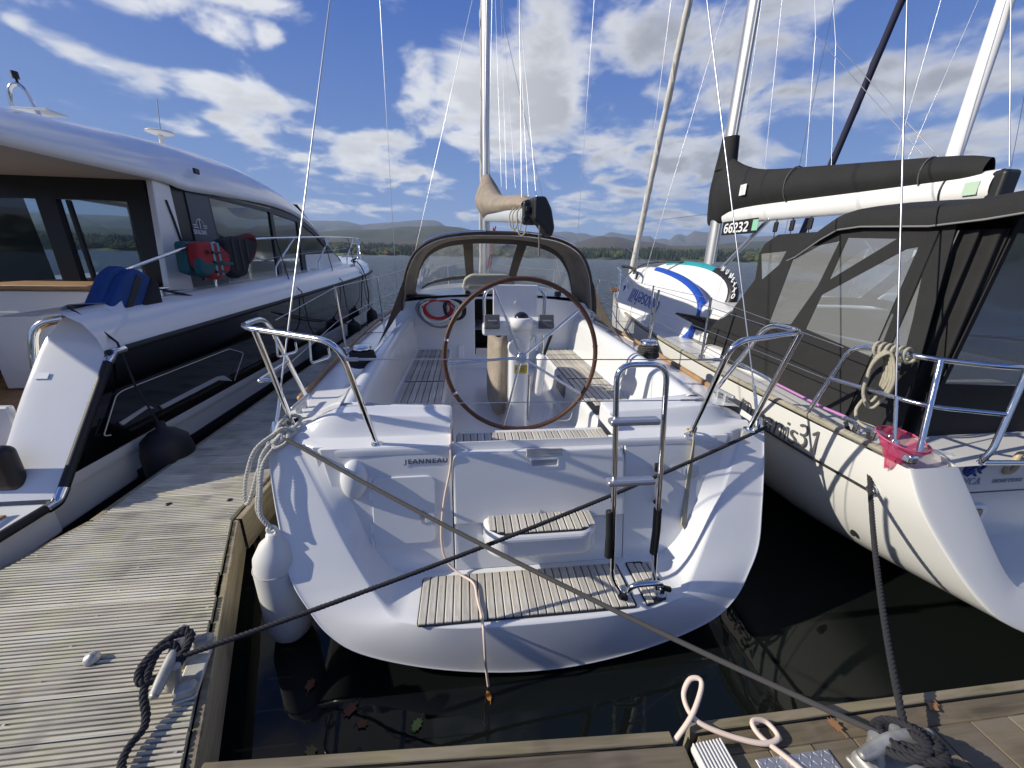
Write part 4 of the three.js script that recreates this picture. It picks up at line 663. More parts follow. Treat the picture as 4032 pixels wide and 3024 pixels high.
  leaf(-.083, .004, -1.245, .028, .4, or, 1, 'orange leaf floating where the cable enters the water');
  leaf(1.145, jt + .004, -.905, .030, .4, br, 4, 'lobed brown oak leaf lying on the jetty');
  leaf(1.205, jt + .004, -.915, .018, 1.3, br, 1, 'small tan leaf beside the lobed oak leaf'); leaf(1.55, jt + .006, -.965, .028, 2, br, 2, 'broad brown leaf on the right end of the jetty');
  const wq = rng(91); [[-.93, -1.28, 'reddish leaf in the dark water beside the pontoon'], [-.70, -1.17, 'brown leaf in the water below the yacht quarter'], [-.62, -1.12, 'rust red leaf in the water left of the green leaf'], [-.80, -1.02, 'dull yellow leaf in the water close to the jetty end']].forEach(([x, z, l], i) => leaf(x, .004, z, .03 + wq() * .015, wq() * 6, i === 3 ? std(.20, .15, .05, .7) : std(.15, .05, .02, .7), 3, l));
}

// =====================================================================
// black and white motor cruiser on the far side of the finger pontoon
// =====================================================================
{
  const B = thing('motor_cruiser', 'large white motor cruiser with glossy black hull side', 'motor boat', MOTOR.pos, MOTOR.turn), mid = -1.62;
  const up = (w) => { const t = [[-1, 0], [8.2, 0], [9.4, -.06], [10.4, -.2], [11.2, -.48], [12, -.98], [12.6, -1.6]]; for (let i = 1; i < t.length; i++) if (w <= t[i][0]) { const a = t[i - 1], b = t[i], k = (w - a[0]) / (b[0] - a[0]); return mix(a[1], b[1], k * k * (3 - 2 * k) * .3 + k * .7); } return -1.6; };
  const sh = (w) => 1.235 + .022 * Math.max(0, w - 1) + .0009 * Math.max(0, w - 4) ** 2;
  const both = (f) => [f(1), f(-1)], mir = (u, s) => s > 0 ? u : mid * 2 - u;
  const ws = [1.15, 1.6, 2.2, 3, 4, 5, 6, 7, 8, 9, 9.8, 10.4, 11, 11.5, 12, 12.4, 12.6];
  const strip = (cols, s, rows = ws) => { const g = gridGeo(rows.map((w) => cols.map(([k, f, dw]) => P(mir(up(w) + f(w), s), typeof k === 'function' ? k(w) : k, w + (dw ? dw(w) : 0))))); return s > 0 ? flip(g) : g; };
  const backTo = (y) => (w) => w < 1.2 ? -.63 * (1.225 - y) / .77 : 0; // raked aft edge of the black panel
  for (const s of [1, -1]) {
    part(B, s > 0 ? 'starboard_topsides' : 'port_topsides', strip([[sh, () => 0, backTo(1.225)], [1.05, () => -.004, backTo(1.05)], [.85, () => -.016, backTo(.85)], [.54, () => -.05, backTo(.54)]], s), M.gloss, 'glossy black hull side');
    part(B, 'white_chine', strip([[.54, () => -.045, backTo(.54)], [.50, () => -.052, backTo(.5)], [.45, () => -.058, backTo(.45)], [.44, () => -.075, backTo(.45)], [.23, () => -.095, backTo(.45)], [.20, () => -.11, backTo(.45)]], s), M.gel);
    part(B, 'hull_bottom', strip([[.21, () => -.10, backTo(.45)], [.02, () => -.14, backTo(.45)], [-.3, () => -.4, backTo(.45)]], s), std(.012, .013, .02, .6));
    part(B, 'rubbing_strake', (() => { const pts = []; for (const w of ws) pts.push(P(mir(up(w) + .012, s), sh(w) + .008, w)); return sweep(curve(pts, 60), .026, 8); })(), M.rubber);
    // bulwark and side deck
    part(B, 'bulwark', strip([[(w) => sh(w) + .02, () => -.005], [(w) => sh(w) + .12, () => -.03], [(w) => sh(w) + .22, () => -.09], [(w) => sh(w) + .285, () => -.20], [(w) => sh(w) + .295, () => -.26], [(w) => sh(w) + .27, () => -.34], [(w) => sh(w) + .265, () => -.62]], s), M.gel);
  }
  // raked quarter: strake up the edge, chrome tips, white wing facing aft
  part(B, 'quarter_strake', sweep(bend(PS([[.012, 1.235, 1.17], [.012, .46, .525], [.012, .455, -.9]]), .03), .028, 8), M.rubber);
  part(B, 'strake_tip', sweep(PS([[.014, 1.25, 1.28], [.014, 1.245, 1.19], [.014, 1.19, 1.13]]), .031, 8), M.steel); part(B, 'strake_tip', sweep(bend(PS([[.014, .52, .575], [.014, .458, .515], [.014, .456, .44]]), .03), .031, 8), M.steel);
  const L = [[-.16, 1.565, 1.62], [-.317, 1.53, 1.43], [-.436, 1.39, 1.305], [-.458, 1.25, 1.19], [-.45, 1.11, 1.07], [-.44, .94, .93], [-.42, .74, .77], [-.41, .60, .65], [-.42, .47, .53]], Rr = [[-.06, 1.44, 1.50], [-.03, 1.37, 1.32], [-.012, 1.28, 1.20], [-.008, 1.18, 1.115], [-.008, 1.05, 1.01], [-.008, .90, .885], [-.008, .72, .735], [-.008, .59, .63], [-.008, .47, .53]];
  part(B, 'stern_quarter', [patch(L.map((l, i) => { const r = Rr[i]; return [P(l[0] - .03, l[1], l[2] + .25), P(l[0] - .01, l[1], l[2] + .06), P(...l), P(mix(l[0], r[0], .12), mix(l[1], r[1], .12) + .006, mix(l[2], r[2], .12) - .012), P(mix(l[0], r[0], .55), mix(l[1], r[1], .55) + .004, mix(l[2], r[2], .55) - .008), P(...r)]; }), 3, 3), gridGeo([1.44, 1.8, 2.4, 3.2].map((w) => [[-.20, 1.56], [-.40, 1.555], [-.455, 1.53], [-.47, 1.45], [-.47, .6]].map((q) => P(q[0], q[1], w))))], M.gel);
  part(B, 'quarter_label', plate(rect(0, 0, .09, .045, .004), P(-.40, 1.10, 1.035), X, P(0, .77, .64), .002, .0005), std(.55, .6, .7, .5));
  // bathing platform
  part(B, 'bathing_platform', [at(rbox(3.2, .22, 1.5, .03), mid, .34, .22), at(cbox(3.1, .06, 1.4, .01), mid, .22, .2)], M.gel);
  for (let i = 0; i < 30; i++) slat(B, .092, .012, 1.3, mid - 1.42 + i * .098, .456, .25, [M.teakNew], 0, 'platform_plank');
  part(B, 'platform_fender', [at(rbox(.26, .30, .10, .05, 4), -.34, .66, -.60)], M.black); part(B, 'platform_bracket', at(rbox(.07, .10, .05, .012), -.34, .74, -.53), M.steel);
  // cockpit
  part(B, 'cockpit_liner', [at(cbox(2.3, .04, 2.0, .01), mid, .58, -1.95), at(cbox(.04, 1.0, 2.0, .01), mid * 2 + .47, 1.05, -2.0), at(cbox(2.3, 1.0, .05, .01), mid, .45, -.92)], M.gel);
  for (let i = 0; i < 20; i++) slat(B, .092, .012, 1.9, mid - .95 + i * .098, .606, -1.95, [M.teakNew], 0, 'cockpit_plank');
  part(B, 'aft_seat', [at(rbox(1.5, .42, .5, .05), -2.0, .80, -1.0), at(rbox(1.4, .12, .46, .05), -2.0, 1.06, -1.0)], std(.62, .60, .55, .7, { map: T.cloth }));
  const tb = part(B, 'cockpit_table', [at(rbox(.62, .035, .95, .01), -2.75, 1.15, -3.1 + .55), at(rbox(.5, .03, .95, .01), -2.35, 1.125, -2.55)], M.teakNew); part(tb, 'table_leg', at(new THREE.CylinderGeometry(.04, .05, .5, 14), -2.6, .86, -2.55), M.steel);
  part(B, 'grab_handle', pipe(PS([[-.55, 1.43, 1.85], [-.98, 1.36, 1.75], [-1.03, 1.0, 1.7], [-1.03, .62, 1.7]]), .034, .14, 14), M.steel);
  const gal = part(B, 'galley_unit', at(rbox(1.15, .95, .5, .015), -1.38, 1.1, -2.55), M.white);
  part(gal, 'door_panel', plate(rect(-.48, -.3, .42, .28, .01), P(-1.38, 1.1, 2.3), X, Y, .006, .003), M.white); part(gal, 'worktop', at(rbox(1.24, .045, .58, .01), -1.36, 1.605, -2.55), M.teakNew);
  // aft doors and saloon shell
  const fr = std(.012, .012, .014, .35);
  const aftD = plate([[-2.75, .62], [-.66, .62], [-.66, 2.64], [-2.75, 2.64]], P(0, 0, 2.95), X, Y, .06, .006, [rect(-2.68, .7, -1.68, 2.42), rect(-1.50, .7, -.86, 2.42)]);
  const ad = part(B, 'saloon_doors', aftD, fr, 'black framed glass saloon doors'); part(ad, 'door_post', at(cbox(.035, 1.75, .04, .004), -1.40, 1.54, -2.93, 0, 0, .02), fr);
  part(ad, 'door_pane', plate(rect(-2.68, .7, -1.68, 2.42), P(0, 0, 2.93), X, Y, .004, 0), M.pane); part(ad, 'door_pane', plate(rect(-1.5, .7, -.86, 2.42), P(0, 0, 2.93), X, Y, .004, 0), M.pane);
  part(B, 'saloon_floor', at(cbox(2.2, .04, 5.2, .01), mid, .66, -5.5), std(.12, .075, .045, .6)); part(B, 'saloon_seat', [at(rbox(.7, .5, 2.4, .05), -2.3, .95, -4.6), at(rbox(.18, .55, 2.4, .05), -2.62, 1.3, -4.6)], std(.10, .075, .055, .8));
  part(B, 'helm_console', [at(rbox(1.0, .9, .5, .05), -1.0, 1.2, -6.9), at(rbox(.5, .9, .5, .1), -1.05, 1.35, -6.0)], std(.30, .29, .27, .7));
  const wallG = (u, sgn) => plate([[3.02, 1.50], [6.45, 1.50], [8.35, 1.54], [8.85, 1.80], [7.95, 2.14], [7.3, 2.42], [6.6, 2.62], [5.4, 2.68], [3.02, 2.66]], P(u, 0, 0), ZF, Y, .045, .004, [roundPoly([[3.86, 1.56], [5.32, 1.55], [5.36, 2.57], [3.80, 2.585]], .03), roundPoly([[5.46, 1.55], [6.36, 1.55], [6.42, 2.50], [5.46, 2.56]], .03), roundPoly([[6.56, 1.98], [7.9, 2.05], [7.3, 2.30], [6.58, 2.48]], .04)]);
  const panes = [[[3.84, 1.54], [5.34, 1.53], [5.38, 2.59], [3.78, 2.60]], [[5.44, 1.53], [6.38, 1.53], [6.44, 2.52], [5.44, 2.58]], [[6.54, 1.96], [7.95, 2.03], [7.32, 2.33], [6.56, 2.50]]];
  for (const u of [-.62, mid * 2 + .58]) { const wl = part(B, u > -1 ? 'starboard_cabin_side' : 'port_cabin_side', wallG(u), fr); for (const p of panes) part(wl, 'side_window', plate(p, P(u + .02, 0, 0), ZF, Y, .004, 0), M.pane); }
  part(B, 'cabin_lower_panel', plate(roundPoly([[6.52, 1.50], [8.5, 1.53], [8.9, 1.70], [8.3, 1.96], [6.54, 1.92]], [.02, .05, .05, .1, .05]), P(-.572, 0, 0), ZF, Y, .014, .006), M.gel);
  part(B, 'door_wing', plate([[2.72, 1.55], [3.10, 1.53], [3.10, 2.64], [2.86, 2.66]], P(-.60, 0, 0), ZF, Y, .05, .01), M.gel);
  const pan = part(B, 'logo_panel', plate([[3.34, 1.62], [3.80, 1.60], [3.74, 2.58], [3.34, 2.58]], P(-.572, 0, 0), ZF, Y, .01, .003), std(.055, .065, .09, .35), 'dark blue grey panel with emblem');
  const lm = std(.72, .74, .76, .4);
  part(pan, 'emblem', [lettering('SEALINE', .048, P(-.560, 2.14, 3.335), ZF, Y, fontB, .002, .9), ...[[3.35, 2.235, 3.43], [3.36, 2.21, 3.44], [3.53, 2.235, 3.61], [3.53, 2.21, 3.60]].map(([a, y, b]) => plate(rect(a, y, b, y + .009), P(-.561, 0, 0), ZF, Y, .002, 0)), plate(rect(3.475, 2.20, 3.485, 2.31), P(-.561, 0, 0), ZF, Y, .002, 0), ...[0, 1].map((s) => sweep(curve([P(-.559, 2.312, 3.48), P(-.559, 2.29, 3.48 + (s ? .045 : -.045)), P(-.559, 2.255, 3.48 + (s ? .07 : -.07))], 8), .005, 4))], lm);
  part(B, 'door_handle', sweep(curve(PS([[-.545, 2.45, 2.98], [-.54, 2.2, 3.03], [-.54, 1.95, 3.06], [-.545, 1.8, 3.0]]), 16), .012, 6), M.black);
  // roof
  const rs = (w, lip, top, hw, th = .10) => { const a = [[hw, lip], [hw + .03, lip + .03], [hw + .02, lip + th], [hw - .10, mix(lip, top, .52)], [hw - .34, mix(lip, top, .82)], [hw * .45, mix(lip, top, .97)], [0, top]]; return [...a.map((q) => P(mid + q[0], q[1], w)), ...a.slice(0, -1).reverse().map((q) => P(mid - q[0], q[1], w))]; };
  const roof = [rs(.88, 2.64, 2.80, 1.08), rs(1.1, 2.60, 2.90, 1.10), rs(2.0, 2.605, 3.01, 1.10), rs(2.9, 2.62, 3.10, 1.10), rs(3.3, 2.585, 3.15, 1.10), rs(4.2, 2.63, 3.22, 1.09), rs(5.4, 2.66, 3.23, 1.08), rs(6.4, 2.60, 3.10, 1.06, .08), rs(7.2, 2.42, 2.82, 1.04, .06), rs(7.9, 2.15, 2.42, 1.03, .05), rs(8.6, 1.86, 2.06, 1.0, .05), rs(9.3, 1.70, 1.80, .9, .03)];
  const rf = part(B, 'hardtop', flip(patch(roof, 3, 3)), M.gel, 'white moulded hardtop roof'); part(rf, 'roof_lining', at(cbox(2.1, .02, 4.6, .005), mid, 2.63, -3.1), std(.42, .41, .39, .7)); part(rf, 'aft_vent', at(rbox(.03, .06, .09, .012), -.50, 2.82, -3.52), M.black);
  part(B, 'windscreen', gridGeo([[7.0, 2.82, .86], [7.7, 2.46, .88], [8.5, 2.04, .86], [9.1, 1.80, .74]].map(([w, y, h]) => [-1, -.5, 0, .5, 1].map((k) => P(mid + k * h, y + .05 + .03 * (1 - k * k), w + .02)))), M.glassDark);
  // foredeck
  part(B, 'foredeck', gridGeo([6, 7, 8, 9, 9.8, 10.6, 11.3, 12, 12.45].map((w) => { const h = up(w) - .3 - mid; return [-1, -.5, 0, .5, 1].map((k) => P(mid + k * Math.max(.03, h), sh(w) + .25 + .08 * (1 - k * k), w)); })), M.gel);
  // rails: one long tube with posts
  const rail = PS([[-.26, 1.76, 1.72], [-.25, 1.90, 2.3], [-.25, 2.0, 2.8], [-.25, 2.10, 3.8], [-.25, 2.17, 4.9], [-.26, 2.27, 7.0], [-.30, 2.32, 8.4], [-.36, 2.35, 9.6], [-.5, 2.36, 10.6], [-.75, 2.34, 11.3]]);
  const br = part(B, 'side_rail', sweep(curve(rail, 80), .0155, 10), M.steel); part(br, 'rail_end', sweep(bend(PS([[-.75, 2.34, 11.3], [-.83, 2.30, 11.5], [-.72, 1.78, 11.45]]), .08), .014, 8), M.steel); part(br, 'mid_rail', sweep(curve(PS([[-.66, 2.22, 11.2], [-.52, 2.24, 10.4], [-.40, 2.2, 9.3]]), 14), .011, 6), M.steel);
  for (const [w, dw, yt] of [[3.05, .35, 2.05], [4.55, .75, 2.2], [6.35, .75, 2.28], [8.3, .8, 2.34], [9.6, .5, 2.35], [10.5, .3, 2.36]]) { const u = up(w) - .28, y = sh(w) + .29; part(br, 'rail_post', pipe(PS([[u, y, w], [u, y + .14, w + .02], [up(w + dw) - .24, yt - .02, w + dw]]), .0135, .06), M.steel); }
  part(B, 'guard_line', [wire(P(-.3, 1.80, 3.2), P(-.3, 1.98, 6.4), .003), wire(P(-.3, 1.98, 6.4), P(-.36, 2.08, 8.7), .003)], M.wire);
  // deck cleats
  for (const w of [2.05, 8.8]) part(B, 'deck_cleat', [at(rbox(.03, .03, .34, .014), up(w) - .22, sh(w) + .36, -w), at(rbox(.03, .07, .03, .008), up(w) - .22, sh(w) + .32, -w + .06), at(rbox(.03, .07, .03, .008), up(w) - .22, sh(w) + .32, -w - .06)], M.steel);
  // silver lines and windows let into the black side
  const ln = std(.62, .60, .55, .4, { metalness: .5 });
  part(B, 'trim_line', [sweep(bend(PS([[.0, .685, .99], [-.006, .70, .945], [.004, .94, 1.12], [.004, .957, 1.18], [.004, .955, 2.55], [.002, .85, 2.80], [-.006, .60, 2.54]]), .03), .0045, 5)], ln, 'fine silver trim line on the black hull');
  part(B, 'hull_window', [plate([[1.10, .735], [1.37, .765], [1.40, .745], [1.43, .715], [1.36, .74], [1.12, .705]], P(-.022, 0, 0), ZF, Y, .012, .003), plate([[1.50, .71], [2.30, .72], [2.40, .70], [2.52, .60], [2.30, .68], [1.52, .675]], P(-.026, 0, 0), ZF, Y, .012, .003)], std(.42, .43, .44, .3));
  part(B, 'hull_stripe', plate([[1.2, .0], [6, .0], [6, .07], [1.2, .07]], P(-.112, .21, 0), ZF, Y, .03, .003), M.rubber);
  // mast light arch, search light dome and aerial on the roof
  const ar = part(B, 'light_arch', sweep(curve(PS([[-1.62, 3.05, 2.9], [-1.62, 3.15, 2.9], [-1.605, 3.30, 2.9], [-1.565, 3.365, 2.9], [-1.51, 3.38, 2.9], [-1.465, 3.33, 2.9], [-1.43, 3.2, 2.9], [-1.40, 3.10, 2.9], [-1.38, 3.04, 2.9]]), 30), .018, 8), M.steel); part(ar, 'anchor_light', [at(new THREE.CylinderGeometry(.026, .026, .055, 14), -1.51, 3.45, -2.9), at(new THREE.CylinderGeometry(.010, .010, .06, 8), -1.51, 3.40, -2.9)], M.black); part(ar, 'arch_shelf', at(rbox(.30, .018, .22, .008), -1.46, 3.185, -2.98), M.white);
  const dm = part(B, 'satellite_dome', [at(lathe([[0, .0], [.10, .01], [.165, .03], [.15, .05], [.06, .07], [0, .075]]), -1.5, 3.42, -4.66), at(new THREE.CylinderGeometry(.028, .035, .16, 12), -1.5, 3.34, -4.66)], M.white); part(dm, 'aerial', wire(P(-1.5, 3.48, 4.68), P(-1.5, 3.88, 4.76), .004), M.black);
}

// =====================================================================
// second yacht to starboard, under black canvas
// =====================================================================
{
  const O = thing('sailing_yacht', 'white sailing yacht with black canvas cockpit enclosure and black sail cover', 'yacht', OCEAN.pos, OCEAN.turn);
  const rk = (v) => .5 + (v - 1) * .6;
  M.cream2 = phys(.74, .735, .70, .3, { map: T.gel, clearcoat: .25, clearcoatRoughness: .12 });
  const gelOld = M.cream2;
  // hull
  const prof = (w, hb, sh, kl) => [[hb, sh], [hb * .99, sh * .8], [hb * .965, sh * .58], [hb * .90, sh * .34], [hb * .78, sh * .15], [hb * .54, .0], [hb * .25, kl * .6], [0, kl]].map((q) => [q[0], q[1], w]);
  const aft = [[1.68, 1.0], [1.672, .85], [1.62, .70], [1.51, .50], [1.36, .38], [.9, .22], [.45, .16], [0, .14]].map((q) => [q[0], q[1], rk(q[1])]);
  const secs = [aft, prof(1.3, 1.66, 1.0, -.15), prof(2.5, 1.60, 1.01, -.28), prof(4, 1.42, 1.04, -.35), prof(5.6, 1.12, 1.09, -.35), prof(7.0, .72, 1.14, -.3), prof(8.0, .33, 1.18, -.2), prof(8.5, .03, 1.2, .1)];
  const hr = (s) => [...s.map((q) => P(-q[0], q[1], q[2])), ...s.slice(0, -1).reverse().map((q) => P(q[0], q[1], q[2]))];
  part(O, 'hull', flip(patch(secs.map(hr), 4, 3)), gelOld);
  for (const s of [-1, 1]) part(O, 'hull_groove', sweep(curve([[1.664, .80, .62], [1.662, .80, 1.3], [1.60, .815, 2.5], [1.425, .84, 4], [1.125, .88, 5.6], [.725, .92, 7.0]].map((q) => P(s * (q[0] - .004), q[1] - .02, q[2])), 60), .009, 6), M.black, 'dark line along the hull');
  // quarter wing: wide flange facing aft, and the transom between
  const flange = [[1.68, 1.0, 1.395, 1.0], [1.672, .85, 1.36, .82], [1.62, .70, 1.335, .68], [1.51, .50, 1.29, .55], [1.36, .38, 1.2, .50], [.9, .22, .85, .42], [.45, .16, .42, .40], [0, .14, 0, .395]];
  const fr = flange.map((q) => [P(-q[0], q[1], rk(q[1])), P(-mix(q[0], q[2], .06), mix(q[1], q[3], .06) + .004, rk(q[1]) - .012), P(-mix(q[0], q[2], .5), mix(q[1], q[3], .5) + .006, rk(mix(q[1], q[3], .5)) - .014), P(-mix(q[0], q[2], .94), mix(q[1], q[3], .94) + .003, rk(q[3]) - .006), P(-q[2], q[3], rk(q[3]) + .01), P(-q[2] + .02, q[3] + .02, rk(q[3]) + .14), P(-Math.min(q[2], 1.3) + .05, Math.max(q[3], .5), .62)]);
  const fs = flange.map((q) => [P(q[0], q[1], rk(q[1])), P(mix(q[0], q[2], .5), mix(q[1], q[3], .5) + .006, rk(mix(q[1], q[3], .5)) - .014), P(q[2], q[3], rk(q[3]) + .01), P(q[2] - .02, q[3] + .02, rk(q[3]) + .14), P(Math.min(q[2], 1.3) - .05, Math.max(q[3], .5), .62)]);
  part(O, 'port_quarter', patch(fr, 4, 4), gelOld); part(O, 'starboard_quarter', flip(patch(fs, 4, 4)), gelOld);
  const tr = part(O, 'transom', plate([[-1.34, .40], [1.34, .40], [1.34, .985], [-1.34, .985]], P(0, 0, .60), X, Y, .04, .01), gelOld);
  part(tr, 'transom_joint', at(cbox(2.6, .006, .004, .001), 0, .79, -.558), M.black);
  const port = part(tr, 'stern_port', plate(rect(-1.21, .60, -1.00, .715, .03), P(0, 0, .555), X, Y, .012, .004), M.white); part(port, 'port_glass', plate(rect(-1.18, .62, -1.03, .695, .025), P(0, 0, .545), X, Y, .006, .002), M.glassDark);
  const blue = std(.012, .035, .24, .4);
  const lk = []; const ring = (pts) => lk.push(sweep(bend(pts.map(([a, b]) => P(-1.185 + a, .955 + b, .553)), .02, 4), .0065, 5));
  ring([[-.05, -.045], [.05, .045]]); ring([[-.035, -.055], [.0, -.02]]); ring([[-.055, -.02], [.0, .035], [.02, .055]]); ring([[-.035, .02], [-.055, .0], [-.06, -.03], [-.04, -.04]]); ring([[.0, .055], [.03, .06], [.06, .03], [.055, .0], [.03, -.02]]); ring([[.02, -.055], [-.02, -.01]]); ring([[.045, -.04], [.0, .01]]);
  part(tr, 'club_emblem', lk, blue); part(tr, 'club_lettering', lettering('WCA', .042, P(-1.24, .842, .5585), X, Y, fontS, .0015, .95), std(.26, .29, .40, .5));
  part(tr, 'maker_lettering', lettering('BENETEAU', .022, P(-1.03, .845, .5585), X, Y, fontB, .0015, 1.25), std(.22, .24, .3, .4)); part(tr, 'maker_emblem', [sweep(curve(PS([[-.90, 1.02, .553], [-.94, 1.02, .553], [-.955, .985, .553], [-.935, .955, .553], [-.95, .92, .553], [-.985, .91, .553], [-.99, .94, .553]]), 24), (t) => .016 - .009 * Math.abs(t - .45), 6)], std(.42, .33, .20, .5));
  part(O, 'model_lettering', [lettering('Oceanis', .125, P(-1.668, .80, 1.70), new V3(0, 0, 1), Y, fontR, .002, .92), lettering('31', .15, P(-1.672, .815, 1.14), new V3(0, 0, 1), Y, fontR, .002, .8)].map((g) => g), std(.09, .09, .09, .5));
  // deck, toe rail, coaming
  const dk = (w, hb, y) => [-1, -.7, 0, .7, 1].map((k) => P(k * hb, y + .02 * (1 - k * k), w));
  part(O, 'deck', flip(patch([dk(.52, 1.62, .975), dk(1.3, 1.64, 1.0), dk(2.5, 1.58, 1.01), dk(4, 1.40, 1.04), dk(5.6, 1.10, 1.09), dk(7, .7, 1.14), dk(8, .31, 1.18), dk(8.45, .03, 1.2)], 3, 2)), gelOld);
  for (const s of [-1, 1]) part(O, 'toe_rail', sweep(curve([[1.655, 1.02, .62], [1.645, 1.025, 1.3], [1.585, 1.035, 2.5], [1.405, 1.065, 4], [1.105, 1.115, 5.6], [.705, 1.165, 7.0], [.32, 1.2, 8.0]].map((q) => P(s * q[0], q[1], q[2])), 60), .022, 6), std(.36, .34, .27, .85, { map: T.grain }), 'grey weathered toe rail');
  const cm = (w, s) => [[1.335, 1.0], [1.325, 1.03], [1.31, 1.08], [1.30, 1.10], [1.24, 1.11], [1.20, 1.08], [1.18, .8]].map((q) => P(s * q[0], q[1], w));
  for (const s of [-1, 1]) { const g = patch([1.1, 1.4, 2.0, 2.8].map((w) => cm(w, s)), 3, 3); part(O, 'coaming', s < 0 ? g : flip(g), gelOld); }
  part(O, 'cockpit_sole', at(cbox(2.4, .04, 2.4, .01), 0, .70, -1.8), gelOld); part(O, 'cockpit_seat', at(rbox(.5, .1, 1.8, .02), -.9, .98, -2.0), M.teakNew);
  const rf = (w, hw, y) => [[-hw, 1.05], [-hw + .05, y - .14], [-hw + .16, y - .03], [-hw * .5, y], [0, y + .02], [hw * .5, y], [hw - .16, y - .03], [hw - .05, y - .14], [hw, 1.05]].map((q) => P(q[0], q[1], w));
  part(O, 'coachroof', flip(patch([rf(2.8, 1.12, 1.48), rf(3.6, 1.05, 1.50), rf(4.6, .92, 1.48), rf(5.6, .7, 1.40), rf(6.4, .45, 1.2)], 3, 3)), gelOld); part(O, 'cabin_window', plate(roundPoly([[3.0, 1.16], [3.9, 1.17], [3.9, 1.30], [3.0, 1.34]], .05), P(-1.075, 0, 0), ZF, Y, .03, .004), M.glassDark);
  // spray hood
  const hd = new THREE.Group(); hd.name = 'spray_hood'; O.add(hd);
  const arc = (hw, y0, y1, w, n = 17) => Array.from({ length: n }, (_, i) => { const t = i / (n - 1) * Math.PI, c = Math.cos(t), s = Math.sin(t); return P(-hw * Math.sign(c) * Math.pow(Math.abs(c), .62), y0 + (y1 - y0) * Math.pow(s, .6), w); });
  part(hd, 'canopy', patch([arc(1.22, 1.16, 2.18, 1.75), arc(1.22, 1.16, 2.20, 2.05), arc(1.20, 1.16, 2.15, 2.32)], 4, 2), M.blackCloth);
  const fA = arc(1.20, 1.16, 2.15, 2.32, 41), fB = arc(1.24, 1.06, 1.52, 2.9, 41), Sg = (i, t) => fA[i].clone().lerp(fB[i], t), rg = (a, b, t0, t1) => gridGeo(Array.from({ length: b - a + 1 }, (_, k) => Array.from({ length: 6 }, (_, j) => Sg(a + k, mix(t0, t1, j / 5)))));
  part(hd, 'window_surround', [rg(0, 40, 0, .1), rg(0, 40, .86, 1), rg(0, 5, .1, .86), rg(16, 18, .1, .86), rg(22, 24, .1, .86), rg(35, 40, .1, .86)], M.blackCloth); part(hd, 'window', rg(5, 16, .1, .86), M.vinyl); part(hd, 'window', rg(18, 22, .1, .86), M.vinyl); part(hd, 'window', rg(24, 35, .1, .86), M.vinyl);
  // cockpit enclosure: side curtain with clear windows, aft curtain, bimini
  const en = new THREE.Group(); en.name = 'cockpit_enclosure'; O.add(en);
  // curtains tip inboard; outlines are [w, v] measured on the sloping cloth
  const tipU = new V3(.13, 1, 0), v0 = 1.0, S2 = (a) => a.map(([w, v]) => [w, (v - v0) * 1.0084]);
  const side = (outline, holes, name, mat, off = 0, t = .006) => part(en, name, plate(outline, P(-1.36 + off, v0, 0), ZF, tipU, t, t > .004 ? .001 : 0, holes), mat);
  const W1 = S2([[2.02, 1.47], [1.80, 1.49], [1.69, 1.79], [1.65, 2.10], [2.0, 2.05]]), W2 = S2([[1.66, 1.48], [.95, 1.37], [1.0, 1.65], [1.09, 2.06], [1.20, 2.04], [1.635, 1.735]]), W3 = S2([[1.62, 1.835], [1.27, 2.10], [1.60, 2.12]]), W0 = S2([[2.26, 1.80], [2.12, 1.93], [2.09, 2.04], [2.37, 2.02]]);
  side(S2([[2.47, 1.03], [2.28, 1.03], [1.99, 1.05], [1.38, .99], [1.02, .96], [.80, .97], [1.0, 2.16], [1.6, 2.17], [2.24, 2.17], [2.36, 2.10], [2.39, 2.02], [2.34, 1.80], [2.50, 1.53], [2.47, 1.32]]), [W1, W2, W3, W0], 'side_curtain', M.blackCloth);
  for (const w of [W1, W2, W3, W0]) side(w, [], 'curtain_window', M.vinyl, .003, .0012);
  part(en, 'window_strut', pipe(PS([[-1.16, 2.10, 1.52], [-1.12, 1.95, 1.40]]), .012, .01), M.steel);
  const stb = part(en, 'side_curtain', plate(S2([[2.5, 1.10], [.92, 1.03], [1.08, 2.14], [1.62, 2.16], [2.24, 2.17]]), P(1.36, 1.0, 0), ZF, new V3(-.13, 1, 0), .006, .001, [S2([[2.2, 1.4], [1.1, 1.37], [1.22, 2.02], [2.1, 2.05]])]), M.blackCloth);
  part(stb, 'curtain_window', plate(S2([[2.2, 1.4], [1.1, 1.37], [1.22, 2.02], [2.1, 2.05]]), P(1.36, 1.0, 0), ZF, new V3(-.13, 1, 0), .001, 0), M.vinyl);
  // gathered curtain at the after corner
  const fold = Array.from({ length: 9 }, (_, j) => { const v = mix(.95, 2.13, j / 8); return Array.from({ length: 33 }, (_, i) => { const t = i / 32, u = mix(-1.375, -1.20, t) + .13 * (v - 1.0) * (1 - t * .5), f = .028 * Math.sin(t * 26 + j * .15) * (1 - .3 * j / 8); return P(u + f * .6, v, mix(1.12, .82, t) + f * .8); }); });
  part(en, 'gathered_curtain', gridGeo(fold), M.blackCloth); part(en, 'curtain_zip', sweep(fold.map((r) => r[12].clone().add(P(0, 0, -.006))), .004, 4), std(.12, .12, .12, .5));
  part(en, 'aft_curtain', plate([[-1.23, .93], [1.2, .93], [1.1, 2.18], [-1.10, 2.18]], P(0, 0, .83), X, Y, .006, .001, [[[-1.16, 1.32], [-.52, 1.29], [-.52, 2.08], [-1.08, 2.11]], [[-.3, 1.27], [.6, 1.27], [.6, 2.08], [-.3, 2.08]]]), M.blackCloth);
